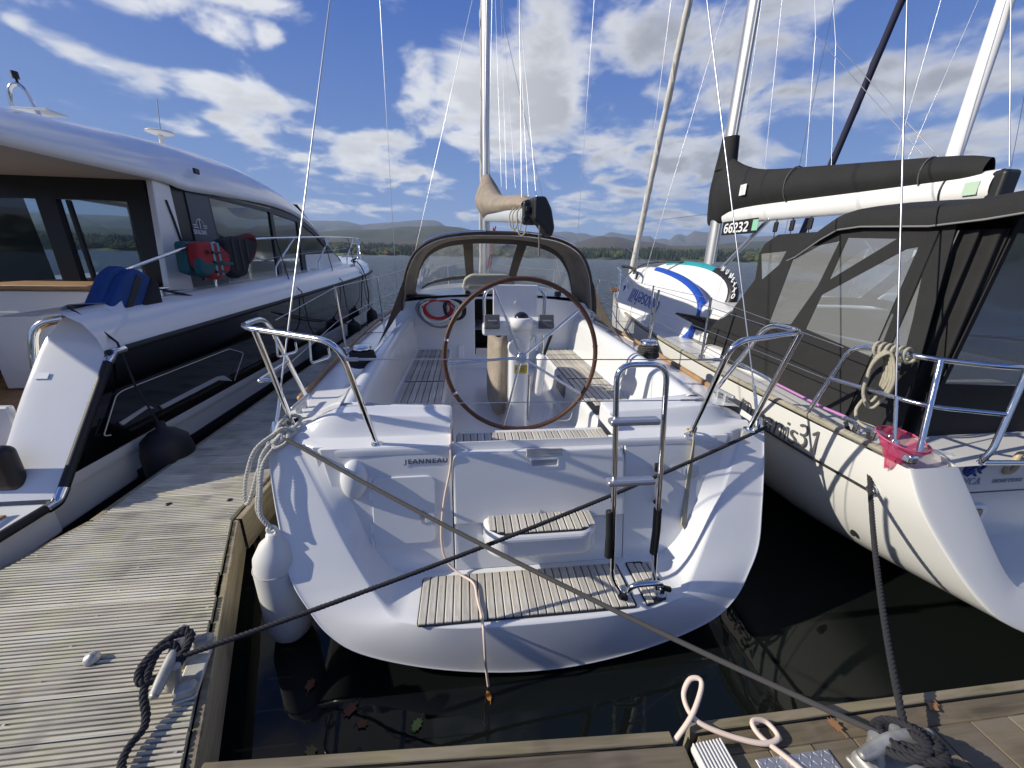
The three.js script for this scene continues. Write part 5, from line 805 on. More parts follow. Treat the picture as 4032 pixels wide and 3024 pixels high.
  part(en, 'curtain_window', plate([[-1.16, 1.32], [-.52, 1.29], [-.52, 2.08], [-1.08, 2.11]], P(0, 0, .83), X, Y, .0012, 0), M.vinyl); part(en, 'curtain_window', plate([[-.3, 1.27], [.6, 1.27], [.6, 2.08], [-.3, 2.08]], P(0, 0, .83), X, Y, .0012, 0), M.vinyl);
  const bim = [[2.16, 2.06, 1.22], [1.98, 2.12, 1.24], [1.78, 2.24, 1.25], [1.66, 2.30, 1.25], [1.5, 2.31, 1.25], [1.1, 2.285, 1.25], [.85, 2.30, 1.26], [.55, 2.34, 1.24]].map(([w, y, h]) => [[-h, y - .13], [-h + .01, y - .06], [-h + .08, y - .01], [-h * .6, y + .04], [0, y + .06], [h * .6, y + .04], [h - .08, y - .01], [h - .01, y - .06], [h, y - .13]].map((q) => P(q[0], q[1], w)));
  part(en, 'bimini_top', patch(bim, 4, 3), M.blackCloth); part(en, 'bimini_piping', sweep(bim.map((r) => r[0]).map((q) => q.clone()), .006, 5), std(.20, .20, .20, .6));
  part(en, 'frame_tube', pipe(PS([[-.92, 1.50, .54], [-1.12, 2.24, .66]]), .0145, .02), M.steel);
  // pushpit
  const pp = new THREE.Group(); pp.name = 'pushpit'; O.add(pp);
  part(pp, 'top_rail', pipe(PS([[-1.628, 1.03, 1.144], [-1.545, 1.495, 1.06], [-1.48, 1.50, .70], [-1.29, 1.50, .54], [-.7, 1.50, .46], [.2, 1.5, .45]]), .0145, .09), M.steel);
  part(pp, 'post', pipe(PS([[-1.583, 1.03, .54], [-1.46, 1.495, .68]]), .0135, .02), M.steel); part(pp, 'post', pipe(PS([[-1.0, 1.0, .50], [-1.322, 1.03, .475], [-1.30, 1.1, .46], [-1.20, 1.5, .52]]), .0135, .06), M.steel);
  part(pp, 'mid_rail', pipe(PS([[-1.588, 1.275, 1.10], [-1.566, 1.28, .76], [-1.52, 1.28, .60], [-1.27, 1.28, .49]]), .0115, .06), M.steel);
  // stanchions and lifelines to port
  const st = [[-1.56, 2.45], [-1.36, 4.0], [-1.08, 5.5]];
  for (const [u, w] of st) part(O, 'stanchion', [pipe(PS([[u, 1.04, w], [u - .01, 1.63, w]]), .012, .01), at(new THREE.CylinderGeometry(.028, .03, .05, 12), u, 1.06, -w)], M.steel);
  for (const h of [0, -.29]) { const row = [[-1.56, 1.47, 1.10], ...st.map(([u, w]) => [u - .01, 1.62, w]), [-.55, 1.66, 7.2], [-.2, 1.75, 8.3]]; part(O, 'lifeline', row.slice(1).map((q, i) => wire(P(row[i][0], row[i][1] + (i ? h : h * .75), row[i][2]), P(q[0], q[1] + h, q[2]), .003)), M.wire); }
  part(O, 'pulpit', [pipe(PS([[-.62, 1.16, 7.0], [-.58, 1.70, 7.1], [-.12, 1.76, 8.5], [.12, 1.76, 8.5], [.58, 1.70, 7.1], [.62, 1.16, 7.0]]), .013, .08), pipe(PS([[-.3, 1.18, 7.9], [-.3, 1.74, 7.95]]), .012, .02)], M.steel);
  part(O, 'bow_anchor', [at(rbox(.10, .05, .55, .02), .1, 1.24, -8.7), at(rbox(.34, .03, .2, .01), .1, 1.20, -8.95, .5)], std(.22, .12, .07, .7, { metalness: .3 }));
  part(O, 'deck_cleat', [at(rbox(.028, .026, .27, .012), -1.60, 1.085, -.80), at(rbox(.03, .06, .03, .008), -1.60, 1.055, -.75), at(rbox(.03, .06, .03, .008), -1.60, 1.055, -.85)], M.steel);
  part(O, 'fairlead', at(rbox(.05, .05, .12, .015), -1.65, 1.04, -.56), M.steel); part(O, 'hull_fitting', at(new THREE.TorusGeometry(.022, .007, 8, 16), -1.672, .80, -.62, 0, Math.PI / 2), M.steel); part(O, 'drain', at(new THREE.CylinderGeometry(.02, .02, .02, 14), -1.50, .40, -.75, 0, 0, Math.PI / 2), M.black);
  // spars
  const ms = part(O, 'mast', [at(new THREE.CylinderGeometry(.07, .075, 12, 20).scale(1, 1, 1.35), 0, 7.5, -5), at(cbox(.03, 11.4, .03, .004), -.0, 7.6, -4.9)], M.alu); part(ms, 'spreader', [-1, 1].map((s) => sweep(PS([[0, 5.6, 5], [s * .9, 5.75, 4.8]].concat([[s * .95, 5.76, 4.79]])), .022, 6)), M.anod);
  const b0 = P(0, 2.50, 1.72), b1 = P(0, 2.575, 4.78), bd = b1.clone().sub(b0), ov = (c, a, b, n = 20, ph = 0) => Array.from({ length: n + 1 }, (_, i) => { const t = i / n * Math.PI * 2 + ph; return c.clone().add(new V3(Math.cos(t) * a, Math.sin(t) * b, 0)); });
  const bm = new THREE.Group(); bm.name = 'boom'; O.add(bm);
  part(bm, 'boom_tube', flip(gridGeo([0, .3, .7, 1].map((t) => ov(b0.clone().addScaledVector(bd, t), .078, .112)))), std(.78, .78, .76, .45)); part(bm, 'end_cap', at(rbox(.13, .22, .10, .03), 0, 2.49, -1.70), M.black); part(bm, 'end_band', sweep(ov(b0.clone().addScaledVector(bd, .10), .080, .114).slice(0, -1), .008, 5, true), M.black); part(bm, 'boom_label', plate(rect(1.78, 2.45, 1.87, 2.54), P(-.083, 0, 0), ZF, Y, .002, 0), std(.45, .6, .45, .6));
  const cv = [[.03, .05, .08, .12], [.1, .09, .10, .15], [.3, .11, .13, .19], [.55, .13, .17, .24], [.8, .15, .22, .29], [.93, .17, .30, .33], [1.02, .17, .42, .34], [1.10, .13, .50, .38], [1.14, .06, .5, .4]];
  part(bm, 'sail_cover', flip(patch(cv.map(([t, a, b, dy], i) => { const c = b0.clone().addScaledVector(bd, t); return Array.from({ length: 25 }, (_, k) => { const an = k / 24 * Math.PI * 2 - Math.PI / 2, w = 1 + .12 * (fbm(i * .8, Math.cos(an) * 1.5, Math.sin(an) * 1.5, 3) - .5); return new V3(c.x + Math.cos(an) * a * w * (1 - .3 * Math.max(0, Math.sin(an))), c.y + dy + Math.sin(an) * b * w, c.z); }); }), 4, 1)), M.blackCloth, 'black canvas sail cover'); part(bm, 'cover_collar', at(new THREE.CylinderGeometry(.10, .13, .42, 18).scale(1, 1, 1.35), 0, 3.42, -5.0), M.blackCloth);
  part(bm, 'cover_label', plate(rect(4.22, 2.78, 4.34, 2.91), P(-.175, 0, 0), ZF, Y, .003, 0), std(.75, .75, .73, .6)); for (const t of [.16, .62]) part(bm, 'cover_strap', sweep(ov(b0.clone().addScaledVector(bd, t).add(new V3(0, t < .3 ? .15 : .25, 0)), t < .3 ? .095 : .14, t < .3 ? .125 : .2).slice(0, -1), .007, 4, true), std(.10, .10, .10, .7));
  const no = part(O, 'sail_number', plate(rect(3.93, 2.30, 4.62, 2.48), P(-.14, 0, 0), new V3(0, 0, 1).negate(), Y, .012, .002), M.black); part(no, 'digits', lettering('66232', .125, P(-.156, 2.325, 4.56), ZB, Y, fontB, .002, 1.05), std(.8, .8, .78, .5)); part(no, 'green_tag', plate(rect(3.90, 2.33, 4.0, 2.46), P(-.150, 0, 0), ZF, Y, .002, 0), std(.25, .55, .36, .6));
  part(O, 'kicker_strut', pipe(PS([[-.04, 1.66, 4.85], [-.04, 2.46, 3.86]]), .028, .01), M.anod); for (const w of [3.75, 3.5, 3.25]) part(O, 'boom_block', [at(rbox(.03, .12, .06, .014), -.02, 2.36, -w), wire(P(-.02, 2.44, w), P(-.02, 2.3, w), .008), wire(P(-.02, 2.3, w), P(-.02, 1.6, w - .05), .005)], M.rubber);
  const fu = Array.from({ length: 70 }, (_, i) => { const t = i / 69; return P(.12 * (1 - t), mix(1.45, 12.6, t), mix(8.25, 5.2, t)); });
  part(O, 'furled_headsail', [sweep(fu, (t) => .066 * (1 - .4 * t) + .004 * Math.sin(t * 190), 9), sweep(fu.map((q, i) => q.clone().add(new V3(Math.cos(i * .9) * .05, 0, Math.sin(i * .9) * .05))), .02, 5)], std(.70, .67, .60, .85, { map: T.cloth })); part(O, 'furler_drum', at(new THREE.CylinderGeometry(.08, .08, .12, 16), .12, 1.36, -8.3), M.black);
  const rig = [[[-1.62, 1.03, .62], [-.82, 12.3, 4.5], .0045], [[0, 3.13, 4.71], [0, 6.5, 4.95], .003], [[0, 3.03, 4.17], [0, 6.5, 4.7], .003], [[0, 2.94, 3.51], [0, 4.29, 3.80], .003], [[0, 2.82, 2.30], [0, 4.29, 3.80], .003], [[0, 4.29, 3.80], [0, 7.6, 4.9], .003], [[.02, 2.77, 2.18], [.02, 4.10, 3.52], .003], [[.02, 4.1, 3.52], [.02, 2.9, 3.2], .003], [[.02, 4.1, 3.52], [.02, 7.4, 4.8], .003], [[-1.2, 1.1, 5.0], [-1.13, 5.6, 5.0], .004], [[-1.12, 1.1, 5.1], [-.1, 6.6, 5.0], .004], [[1.2, 1.1, 5.0], [1.13, 5.7, 5.0], .004], [[0, 2.62, 1.7], [0, 12.6, 4.8], .004], [[.12, 2.75, 8.2], [0, 2.62, 4.2], .004], [[-.15, 2.2, 8.0], [-.35, 1.2, 4.0], .006]];
  for (const [a, b, r] of rig) part(O, 'stay', wire(P(...a), P(...b), r), M.wire);
  part(O, 'backstay_rod', [sweep(PS([[-1.62, 1.02, .62], [-1.61, 1.16, .665], [-1.60, 1.3, .71]]), .009, 8), sweep(PS([[-1.622, 1.0, .615], [-1.62, 1.05, .63], [-1.617, 1.08, .64]]), .022, 8)], M.steel);

  // ---------- third yacht beyond, mostly hidden ----------
  const K = thing('sailing_yacht', 'farthest yacht on the right with white mast and dark blue furled sail', 'yacht', OCEAN.at(4.25, 0, 0).toArray(), YAW);
  part(K, 'hull', flip(patch([prof(.6, 1.4, 1.0, -.1), prof(2, 1.6, 1.02, -.25), prof(4.2, 1.6, 1.06, -.35), prof(6.4, 1.1, 1.14, -.3), prof(8.2, .35, 1.22, -.2), prof(8.7, .03, 1.25, .1)].map(hr), 3, 3)), M.gel); part(K, 'deck', flip(patch([dk(.6, 1.4, 1.0), dk(2, 1.58, 1.02), dk(4.2, 1.58, 1.06), dk(6.4, 1.08, 1.14), dk(8.2, .34, 1.22), dk(8.6, .03, 1.25)], 3, 2)), M.gel); part(K, 'coachroof', flip(patch([rf(2.6, 1.1, 1.5), rf(3.8, 1.05, 1.52), rf(5.4, .8, 1.45), rf(6.4, .45, 1.2)], 3, 3)), M.gel);
  part(K, 'mast', at(new THREE.CylinderGeometry(.085, .09, 12.4, 18).scale(1, 1, 1.3), 0, 7.3, -5.4), M.white); part(K, 'boom', sweep(PS([[0, 2.45, 5.3], [0, 2.42, 3.6], [0, 2.4, 1.9]]), .09, 12), M.white); part(K, 'sail_cover', sweep(PS([[0, 2.75, 5.3], [0, 2.6, 3.6], [0, 2.5, 2.0]]), (t) => .17 - .07 * t, 12), std(.30, .29, .27, .9, { map: T.cloth }));
  const f3 = Array.from({ length: 50 }, (_, i) => { const t = i / 49; return P(0, mix(1.45, 13, t), mix(8.4, 5.5, t)); }); part(K, 'furled_headsail', [sweep(f3, (t) => .075 * (1 - .4 * t), 9), sweep(f3.map((q, i) => q.clone().add(new V3(Math.cos(i * .9) * .055, 0, Math.sin(i * .9) * .055))), .022, 5)], std(.018, .02, .05, .85), 'dark blue furled sail');
  for (const [a, b] of [[[-1.5, 1.1, 5.2], [-.05, 8, 5.4]], [[-1.5, 1.1, 5.0], [-1.2, 6.4, 5.3]], [[-.2, 2.4, 1.8], [0, 13, 5.4]], [[.3, 1.1, .8], [0, 13, 5.4]], [[1.5, 1.1, 5.2], [.05, 8, 5.4]], [[-1.3, 1.0, .9], [0, 13, 5.4]]]) part(K, 'stay', wire(P(...a), P(...b), .004), M.wire);

  // ---------- paddle boards on the side deck ----------
  const boardShape = (L, W) => Array.from({ length: 49 }, (_, i) => { const t = i / 48 * Math.PI * 2, c = Math.cos(t), s = Math.sin(t); return [L * Math.sign(c) * Math.pow(Math.abs(c), .9), W * Math.sign(s) * Math.pow(Math.abs(s), .72)]; }).slice(0, 48);
  function paddle(label, c, tilt, leanU, L, W, th, rails, deckMat) {
    const T0 = thing('paddle_board', label, 'paddle board', OCEAN.at(...c).toArray(), YAW, 'paddle boards on the side deck');
    const ax = P(0, Math.sin(tilt), Math.cos(tilt)), ay = P(leanU, Math.cos(tilt), -Math.sin(tilt)).normalize(), n = new V3().crossVectors(ax, ay).normalize();
    const sh = boardShape(L, W); part(T0, 'deck_face', plate(sh.map(([a, b]) => [a * .965, b * .93]), n.clone().multiplyScalar(-th / 2), ax, ay, th, .012), deckMat);
    for (const [i0, i1, mat, nm] of rails) part(T0, nm, sweep(Array.from({ length: i1 - i0 + 1 }, (_, k) => { const [a, b] = sh[(i0 + k + 48) % 48]; return new V3().addScaledVector(ax, a * .955).addScaledVector(ay, b * .92); }), th * (nm === 'white_rail' ? .52 : .62), 10), mat);
    return { T0, ax, ay, n };
  }
  const bw = std(.74, .74, .73, .4), bb = std(.01, .07, .42, .4), bk = std(.015, .014, .018, .45), bt = std(.02, .30, .34, .45);
  const p1 = paddle('white inflatable paddle board with bright blue rail, leaning by the lifelines', [-1.02, 1.34, 4.62], .13, .34, 1.22, .47, .11, [[34, 58, bw, 'white_rail'], [10, 34, bb, 'blue_rail']], bw);
  { const o = new V3().addScaledVector(p1.n, -.0735).addScaledVector(p1.ax, -.30).addScaledVector(p1.ay, .06), g = lettering('Goosehill', .21, o, p1.ax, p1.ay.clone().negate(), fontR, .003, .82); part(p1.T0, 'lettering', g, bb); part(p1.T0, 'grab_handle', at(rbox(.03, .10, .03, .01), ...new V3().addScaledVector(p1.n, -.07).addScaledVector(p1.ax, 1.0).addScaledVector(p1.ay, -.02).toArray()), bb); part(p1.T0, 'grab_handle', at(rbox(.03, .10, .03, .01), ...new V3().addScaledVector(p1.n, -.07).addScaledVector(p1.ax, .95).addScaledVector(p1.ay, .30).toArray()), M.black); }
  const p2 = paddle('white paddle board with black and teal rail behind the blue one', [-.70, 1.46, 4.55], .04, .34, 1.2, .47, .11, [[32, 56, bw, 'white_rail'], [16, 32, bk, 'black_rail'], [8, 16, bt, 'teal_rail']], bw);
  { const sh = boardShape(1.2, .47); 'NUMEYXO'.split('').forEach((ch, i) => { const k = 17 + i * 1.15, [a, b] = sh[Math.floor(k) % 48]; const o = new V3().addScaledVector(p2.ax, a * 1.0).addScaledVector(p2.ay, b * 1.02); part(p2.T0, 'rail_letter', lettering(ch, .06, o.addScaledVector(p2.n, -.064), p2.ax.clone().negate(), p2.ay, fontB, .004), bw); }); }
  solo('board_strap', [sweep(curve([[-1.18, 1.72, 5.3], [-1.05, 1.86, 5.2], [-.85, 1.92, 5.0], [-.6, 1.93, 4.7]].map((q) => OCEAN.at(...q)), 20), .014, 6), sweep(curve([[-1.2, 1.84, 5.55], [-1.13, 1.82, 5.35], [-1.1, 1.74, 5.15], [-1.14, 1.66, 5.1]].map((q) => OCEAN.at(...q)), 16), .022, 6)], M.black, 'black strap tied over the noses of the paddle boards', 'strap');
  // red bag behind the clear hood window
  solo('red_bag', [at(new THREE.SphereGeometry(.2, 20, 14).scale(.8, .75, 1.2), 0, 0, 0).applyMatrix4(new THREE.Matrix4().setPosition(OCEAN.at(-.88, 1.60, 2.55)))], std(.62, .07, .04, .7, { map: T.cloth }), 'orange red bag lying behind the clear hood window', 'bag');

  // child's fishing net
  const net = thing('fishing_net', 'pink hand net with mauve pole lying on the side deck', 'fishing net', OCEAN.at(-1.60, 1.06, .62).toArray(), YAW);
  const rp = Array.from({ length: 30 }, (_, i) => { const a = i / 30 * Math.PI * 2; return new V3(Math.cos(a) * .12, .04 + .03 * Math.cos(a + 2), Math.sin(a) * .10); }); part(net, 'hoop', sweep(rp, .004, 6, true), std(.55, .10, .20, .5));
  const bag = Array.from({ length: 9 }, (_, j) => Array.from({ length: 31 }, (_, i) => { const a = i / 30 * Math.PI * 2, t = j / 8, k = Math.cos(t * 1.45); const wob = (fbm(Math.cos(a) * 2, Math.sin(a) * 2, t * 3, 3) - .5) * .04; return new V3(Math.cos(a) * .12 * k - .085 * t * t + wob, .035 - .13 * t * t + .03 * Math.cos(a + 2) * (1 - t) + wob, Math.sin(a) * .10 * k + .05 * t + wob); }));
  part(net, 'mesh_bag', gridGeo(bag), phys(.75, .04, .16, .9, { transmission: .45, thickness: 0, opacity: .55, transparent: true })); part(net, 'pole', sweep([new V3(.0, .03, -.08), new V3(.05, .01, -.5), new V3(.17, .0, -1.12)], .009, 8), std(.50, .22, .48, .5));
}

// =====================================================================
// mooring lines, fenders, buoyancy aids and other loose gear
// =====================================================================
{
  const hang = (a, b, sag, n = 24) => Array.from({ length: n + 1 }, (_, i) => { const t = i / n, q = a.clone().lerp(b, t); q.y -= sag * 4 * t * (1 - t); return q; });
  const mA = (u, v, w) => MAIN.at(u, v, w);
  // black laid rope from the pontoon cleat to the starboard quarter
  const cl = new V3(-1.262, .485, -1.045), sq = mA(1.372, 1.03, -.05);
  solo('mooring_rope', rope(hang(cl.clone().add(new V3(.03, .01, 0)), sq, .05), .0105, .052), M.ropeBlack, 'black laid rope from pontoon cleat up to the starboard stern quarter', 'rope', 'mooring ropes');
  solo('cleat_hitch', [...rope(curve([[.03, .0, .0], [-.02, .035, -.03], [-.06, .03, .02], [-.055, .0, .075], [-.01, -.012, .06], [.035, .02, -.02], [.02, .045, -.07], [-.045, .045, -.035], [-.07, .02, .05], [-.03, .0, .09], [.03, -.01, .03], [.03, .03, -.045], [-.01, .055, -.075], [-.05, .03, .0], [-.02, -.01, .10], [.03, -.05, .16]].map((q) => cl.clone().add(new V3(...q))), 140), .0130, .055), ...rope([[-1.232, .435, -.885], [-1.215, .425, -.855], [-1.215, .424, -.80], [-1.19, .422, -.75], [-1.13, .42, -.72], [-1.06, .42, -.70]].map((q) => new V3(...q)), .0125, .05)], M.ropeBlack, 'black rope hitched round the pontoon cleat, tail lying on the boards', 'rope', 'mooring ropes');
  // grey braided line from the port quarter to the jetty
  const pq = mA(-1.30, 1.035, -.005), je = new V3(1.22, .50, -.835);
  const gp = hang(pq, je, .045); solo('mooring_line', sweep(gp, .0095, 8), std(.085, .08, .072, .95, { bumpMap: T.weave, bumpScale: .002 }), 'grey braided line from the port quarter down to the jetty cleat', 'rope', 'mooring ropes');
  // black laid rope from the second yacht to the jetty cleat
  const oA = (u, v, w) => OCEAN.at(u, v, w), jk = new V3(1.30, .50, -.83);
  solo('mooring_rope', [...rope(hang(jk, oA(-1.66, .86, .66), .06), .0115, .055), ...rope(hang(oA(-1.66, .86, .66), oA(-1.60, 1.06, .92), .01, 8), .011, .055), ...rope(hang(oA(-1.66, .86, .66), oA(-1.60, 1.06, .78), .01, 8), .011, .055)], M.ropeBlack, 'black laid rope from the canvas covered yacht down to the jetty', 'rope', 'mooring ropes');
  const kn = []; const kq = rng(9); const kc = new V3(1.265, .525, -.80);
  const kp = []; for (let i = 0; i < 46; i++) { const a = i * .62, r = .068 + .016 * Math.sin(i * .37); kp.push(kc.clone().add(new V3(Math.cos(a) * r * .8 + Math.sin(i * .13) * .02, Math.sin(a) * .05 + .005, Math.sin(a * .9 + i * .05) * r))); }
  solo('rope_knot', [...rope(kp, .0125, .055), ...rope([[1.33, .46, -.79], [1.40, .445, -.775], [1.46, .437, -.765], [1.50, .436, -.75], [1.47, .436, -.73]].map((q) => new V3(...q)), .013, .055)], M.ropeBlack, 'heavy black rope knot piled on the jetty cleat', 'rope', 'mooring ropes');
  // pale pink shore cable lying on the jetty and looping over the grey line
  solo('shore_cable', sweep(curve([[.53, .30, -.85], [.575, .40, -.86], [.64, .46, -.90], [.69, .50, -.955], [.70, .515, -.985], [.665, .505, -.99], [.635, .47, -.955], [.655, .445, -.90], [.74, .437, -.862], [.85, .437, -.838], [.915, .438, -.855], [.90, .44, -.90], [.85, .445, -.895], [.86, .436, -.855], [.93, .436, -.777], [1.0, .436, -.68]].map((q) => new V3(...q)), 160), .0085, 9), M.pinkCable, 'pale pink cable looped on the jetty edge', 'cable');
  // thin pinkish cable over the transom into the water
  solo('power_cable', sweep(curve([[-.462, 1.0, .25], [-.462, 1.02, .05], [-.46, 1.005, -.095], [-.462, .90, -.118], [-.50, .72, -.155], [-.52, .53, -.195], [-.50, .40, -.228], [-.43, .345, -.275], [-.355, .342, -.345], [-.338, .34, -.44], [-.318, .335, -.56], [-.312, .27, -.62], [-.305, .12, -.625], [-.29, -.05, -.63]].map((q) => mA(...q)), 120), .0062, 8), M.pinkCable, 'thin tan cable running over the transom into the water', 'cable');
  // white fender on the port quarter and its line
  const fc = mA(-1.325, -.05, -.245);
  const fd = thing('fender', 'long white fender hanging at the port quarter of the near yacht', 'fender', fc.toArray(), 0);
  part(fd, 'body', lathe([[0, .03], [.05, .035], [.095, .09], [.112, .17], [.114, .5], [.105, .58], [.07, .645], [.035, .675], [.03, .70], [0, .70]], 28), std(.72, .71, .67, .45, { map: T.gel })); part(fd, 'eye', at(new THREE.TorusGeometry(.022, .009, 8, 16), 0, .715, 0), M.white);
  part(fd, 'seam', at(new THREE.TorusGeometry(.1145, .002, 5, 32).rotateX(Math.PI / 2), 0, .52, 0), std(.5, .5, .48, .5));
  const ft = fc.clone().add(new V3(0, .72, 0)), k0 = mA(-1.33, 1.045, .11);
  const W = (a) => mA(...a);
  solo('fender_line', [...rope(curve([k0, mA(-1.36, 1.03, .03), mA(-1.405, .97, -.06), mA(-1.405, .84, -.14), mA(-1.39, .75, -.21), ft], 30), .0105, .045), ...rope(curve([mA(-1.33, 1.03, .02), mA(-1.385, .95, -.09), mA(-1.385, .83, -.17), mA(-1.37, .74, -.23), ft.clone().add(new V3(.01, .01, .01))], 30), .0105, .045), ...rope(curve([mA(-1.37, 1.05, .06), mA(-1.44, 1.0, -.03), mA(-1.475, .90, -.08), mA(-1.485, .80, -.12), mA(-1.47, .755, -.15), mA(-1.445, .80, -.14), mA(-1.425, .91, -.07), mA(-1.39, 1.02, .0)], 40), .0105, .045), ...rope(curve([mA(-1.31, 1.10, .16), mA(-1.36, 1.09, .19), mA(-1.36, 1.06, .13), mA(-1.30, 1.055, .10), mA(-1.29, 1.08, .17), mA(-1.35, 1.10, .15), mA(-1.37, 1.06, .07), mA(-1.32, 1.03, .03), mA(-1.29, 1.04, .08), mA(-1.34, 1.07, .05), mA(-1.39, 1.03, .04), mA(-1.35, 1.0, -.03), mA(-1.30, 1.02, .0), mA(-1.33, 1.05, .07), mA(-1.36, 1.02, -.02)], 90), .0105, .045)], M.ropeWhite, 'white laid rope knotted at the port quarter holding the fender', 'rope', 'fender lines');
  // frayed cream line on the starboard pushpit foot
  solo('frayed_line', [...rope(curve([W([.875, 1.06, -.10]), W([.90, 1.05, -.06]), W([.885, 1.03, -.04]), W([.86, 1.04, -.09]), W([.89, 1.07, -.10]), W([.905, 1.03, -.08])], 24), .008, .04), ...[0, 1, 2, 3, 4].map((i) => sweep(curve([W([.885, 1.04, -.10]), W([.885 + i * .004, .95, -.115 + i * .003]), W([.878 + i * .005, .78, -.125]), W([.862 + i * .006, .62, -.16]), W([.845 + i * .008, .50 - i * .012, -.20])], 20), .0042, 5))], M.ropeCream, 'frayed cream line tied to the starboard pushpit foot', 'rope');
  // red and white halyard coils on the cockpit bulkhead
  const cc = (n, r, u, v, mat, rr, label, k) => solo('rope_coil', sweep(curve(Array.from({ length: n * 14 }, (_, i) => { const a = i / 14 * Math.PI * 2, q = r * (1 + .13 * Math.sin(i * .9 + k)); return mA(u + Math.cos(a) * q * 1.25 + .015 * Math.sin(i * .31 + k), v + Math.sin(a) * q * .75 - .05 * Math.max(0, -Math.sin(a)) + .01 * Math.sin(i * .47), 2.72 - .012 * Math.sin(i * .6 + k) - (i % 5) * .008); }), n * 60), rr, 6), mat, label, 'rope', 'halyard coils on the cabin bulkhead');
  cc(5, .15, -.68, 1.36, std(.72, .70, .66, .9), .011, 'white line coiled below the hood on the port side', 1); cc(5, .115, -.69, 1.375, std(.45, .03, .025, .9), .012, 'red line inside the white coil below the hood', 2); cc(4, .175, -.70, 1.33, std(.22, .23, .25, .9), .009, 'grey line hanging lowest among the coils', 3); cc(4, .10, -.50, 1.37, M.ropeBlack, .011, 'black line bundled right of the red coil', 4);
  // cream coil on the second yacht's pushpit
  const loops = []; for (let k = 0; k < 5; k++) { const w0 = .90 - k * .016, hgt = .31 + .02 * Math.sin(k * 2.3), wd = .024 + .005 * k; loops.push(sweep(curve(Array.from({ length: 22 }, (_, i) => { const a = i / 22 * Math.PI * 2; return oA(-1.525 - .012 * k - wd * Math.cos(a) * .6, 1.50 - hgt / 2 + Math.sin(a) * hgt / 2, w0 + wd * Math.cos(a) + .006 * Math.sin(i)); }), 70, true), .0085, 7, true)); }
  const wraps = sweep(curve(Array.from({ length: 66 }, (_, i) => { const a = i / 11 * Math.PI * 2; return oA(-1.512 + Math.cos(a) * .032, 1.497 + Math.sin(a) * .036, .955 - i * .0028); }), 280), .0088, 7);
  solo('rope_coil', [...loops, wraps, sweep(curve([oA(-1.55, 1.22, .90), oA(-1.58, 1.15, .90), oA(-1.60, 1.10, .86), oA(-1.61, 1.085, .80), oA(-1.58, 1.09, .78), oA(-1.60, 1.09, .88)], 30), .0085, 7)], std(.44, .41, .32, .92, { map: T.cloth }), 'cream coil of rope hanging on the second yacht stern rail', 'rope');

  // ---------- buoyancy aids on the motor cruiser rail ----------
  const mB = (u, v, w) => MOTOR.at(u, v, w);
  const blueV = thing('buoyancy_aid', 'blue and black buoyancy aid draped over the end of the cruiser rail', 'buoyancy aid', mB(-.25, 1.34, 1.72).toArray(), YAW, 'buoyancy aids on the rail');
  const bl = std(.008, .06, .24, .75, { map: T.cloth, bumpMap: T.weave, bumpScale: .001 }), bkc = std(.018, .02, .028, .85, { map: T.cloth, bumpMap: T.weave, bumpScale: .001 });
  const V = (parent, nm, o, mat, off, t, bev) => part(parent, nm, plate(roundPoly(o, .04), P(off, 0, 0), ZF, Y, t, bev, [], 5), mat);
  V(blueV, 'front_panel', [[-.22, .19], [-.02, .40], [.12, .47], [.22, .42], [.26, .38], [.12, .20], [-.02, .02], [-.16, .10]], bl, .02, .07, .03); V(blueV, 'side_panel', [[-.04, .06], [.13, .24], [.27, .40], [.31, .34], [.30, .06], [.22, .0], [.05, .03]], bkc, .03, .075, .032); V(blueV, 'back_panel', [[-.24, .20], [-.04, .43], [.08, .49], [.24, .44], [.28, .2], [.1, .1], [-.1, .1]], bl, -.07, .08, .035);
  part(blueV, 'strap', plate([[-.15, .10], [-.10, .07], [.14, .38], [.10, .42]], P(.088, 0, 0), ZF, Y, .008, .003), M.black); part(blueV, 'buckle', at(rbox(.03, .07, .05, .01), .12, -.02, -.04), M.black);
  const redV = thing('buoyancy_aid', 'red and teal buoyancy aid with pale blue straps hanging on the rail', 'buoyancy aid', mB(-.25, 1.62, 2.86).toArray(), YAW, 'buoyancy aids on the rail');
  const rd = std(.36, .015, .025, .7, { map: T.cloth, bumpMap: T.weave, bumpScale: .001 }), te = std(.01, .11, .125, .7, { map: T.cloth }), sk = std(.16, .42, .48, .7);
  V(redV, 'front_panel', [[-.24, .18], [-.22, .40], [-.08, .43], [.16, .42], [.34, .30], [.30, .12], [.05, .03], [-.06, .06]], rd, .03, .08, .035); V(redV, 'teal_panel', [[-.25, .12], [-.23, .28], [-.10, .20], [.02, .17], [-.06, .10], [-.18, .08]], te, .065, .06, .028); V(redV, 'back_panel', [[-.26, .12], [-.22, .42], [.2, .43], [.34, .2], [.0, .05]], te, -.08, .08, .035);
  for (const w of [.02, .12]) part(redV, 'strap', plate(rect(w - .012, .08, w + .018, .42, .004), P(.105, 0, 0), ZF, Y, .012, .003), sk); for (const v of [.32, .22, .12]) part(redV, 'buckle', at(rbox(.02, .026, .17, .006), .122, v, -.07), M.black); part(redV, 'pocket_emblem', at(new THREE.TorusGeometry(.02, .005, 6, 16), .118, .32, .09, 0, Math.PI / 2), std(.05, .01, .01, .6)); part(redV, 'chest_belt', plate(rect(-.2, .185, .35, .215, .004), P(.112, 0, 0), ZF, Y, .008, .002), te);
  const blk = thing('buoyancy_aid', 'black webbed buoyancy aid beside the red one on the rail', 'buoyancy aid', mB(-.25, 1.64, 3.42).toArray(), YAW, 'buoyancy aids on the rail');
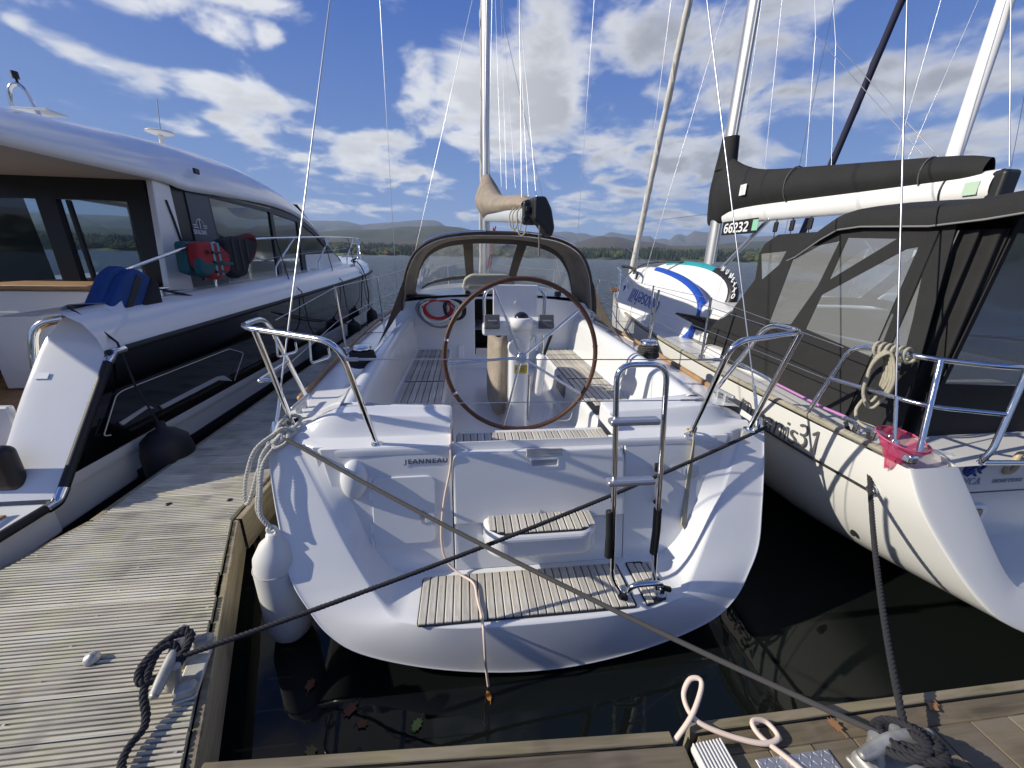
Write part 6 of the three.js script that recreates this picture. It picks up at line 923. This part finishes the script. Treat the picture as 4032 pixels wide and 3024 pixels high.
  V(blk, 'front_panel', [[-.30, .12], [-.26, .44], [.10, .49], [.40, .47], [.46, .38], [.24, .2], [.1, .04], [-.1, .0]], bkc, .0, .10, .04); for (const [w, a] of [[-.15, .1], [.0, .1], [.15, .2]]) part(blk, 'webbing', plate(rect(w, a, w + .05, .46, .01), P(.098, 0, 0), ZF, Y, .012, .004), std(.035, .034, .035, .8)); part(blk, 'collar', sweep(curve(PS([[.05, .46, .1], [.08, .50, .35], [.06, .44, .46], [.05, .3, .40], [.05, .2, .25]]), 24), .035, 8), std(.11, .012, .018, .8));
  // cruiser fenders and their lines
  const bf = (w, v0, label, top, k = 1) => { const f = thing('fender', label, 'fender', mB(.16, v0, w).toArray(), YAW, 'black fenders along the cruiser'); part(f, 'body', lathe([[0, 0], [.09, .01], [.15, .07], [.17, .15], [.17, .42], [.15, .52], [.09, .58], [.035, .61], [.03, .66], [0, .66]], 24).scale(k, k, k), M.rubber); const hp = mB(.16, v0 + .64 * k, w); const tp = mB(-.03, 1.28 + .022 * w, w + .02), tq = mB(-.25, top, w + .05); part(f, 'lanyard', [sweep(PS([[0, .62 * k, 0], [-.10, .95 * k, .01], [-.14, 1.28 + .022 * w - v0, .02]]), .008, 6), sweep(PS([[-.14, 1.28 + .022 * w - v0, .02], [-.30, 1.45 - v0 + .022 * w, .03], [-.41, top - v0, .05]]), .008, 6)], M.ropeBlack); return f; };
  bf(1.22, .02, 'large black fender between cruiser hull and pontoon nearest the stern', 1.56); bf(4.6, .10, 'black fender hanging amidships from the cruiser rail', 2.17, .8); bf(6.7, .12, 'black fender third along the cruiser side', 2.26, .8); bf(8.4, .14, 'black fender nearest the cruiser bow', 2.32, .8);
  solo('mooring_rope', sweep(hang(mB(-.22, 1.63, 2.05), mB(.42, .48, 6.8), .05), .011, 7), M.ropeBlack, 'black line from the cruiser deck cleat forward to the pontoon', 'rope', 'mooring ropes'); solo('mooring_rope', sweep(hang(mB(-.42, .62, .40), mB(.10, .46, -.30), .02), .012, 7), M.ropeBlack, 'black line from the cruiser stern to the pontoon at left', 'rope', 'mooring ropes');
  solo('bow_line', [sweep(curve([mB(-.28, 1.78, 8.8), mB(-.15, 1.74, 8.78), mB(-.02, 1.5, 8.75), mB(.05, 1.0, 8.7), mB(.02, .6, 8.65)], 24), .014, 6), sweep(curve([mB(-.26, 1.80, 8.7), mB(-.2, 1.84, 8.8), mB(-.28, 1.82, 8.9), mB(-.3, 1.78, 8.75), mB(-.2, 1.77, 8.7)], 24), .022, 6)], M.ropeBlack, 'black line made fast on the cruiser bow cleat', 'rope', 'mooring ropes');
}

renderer.render(scene, camera);
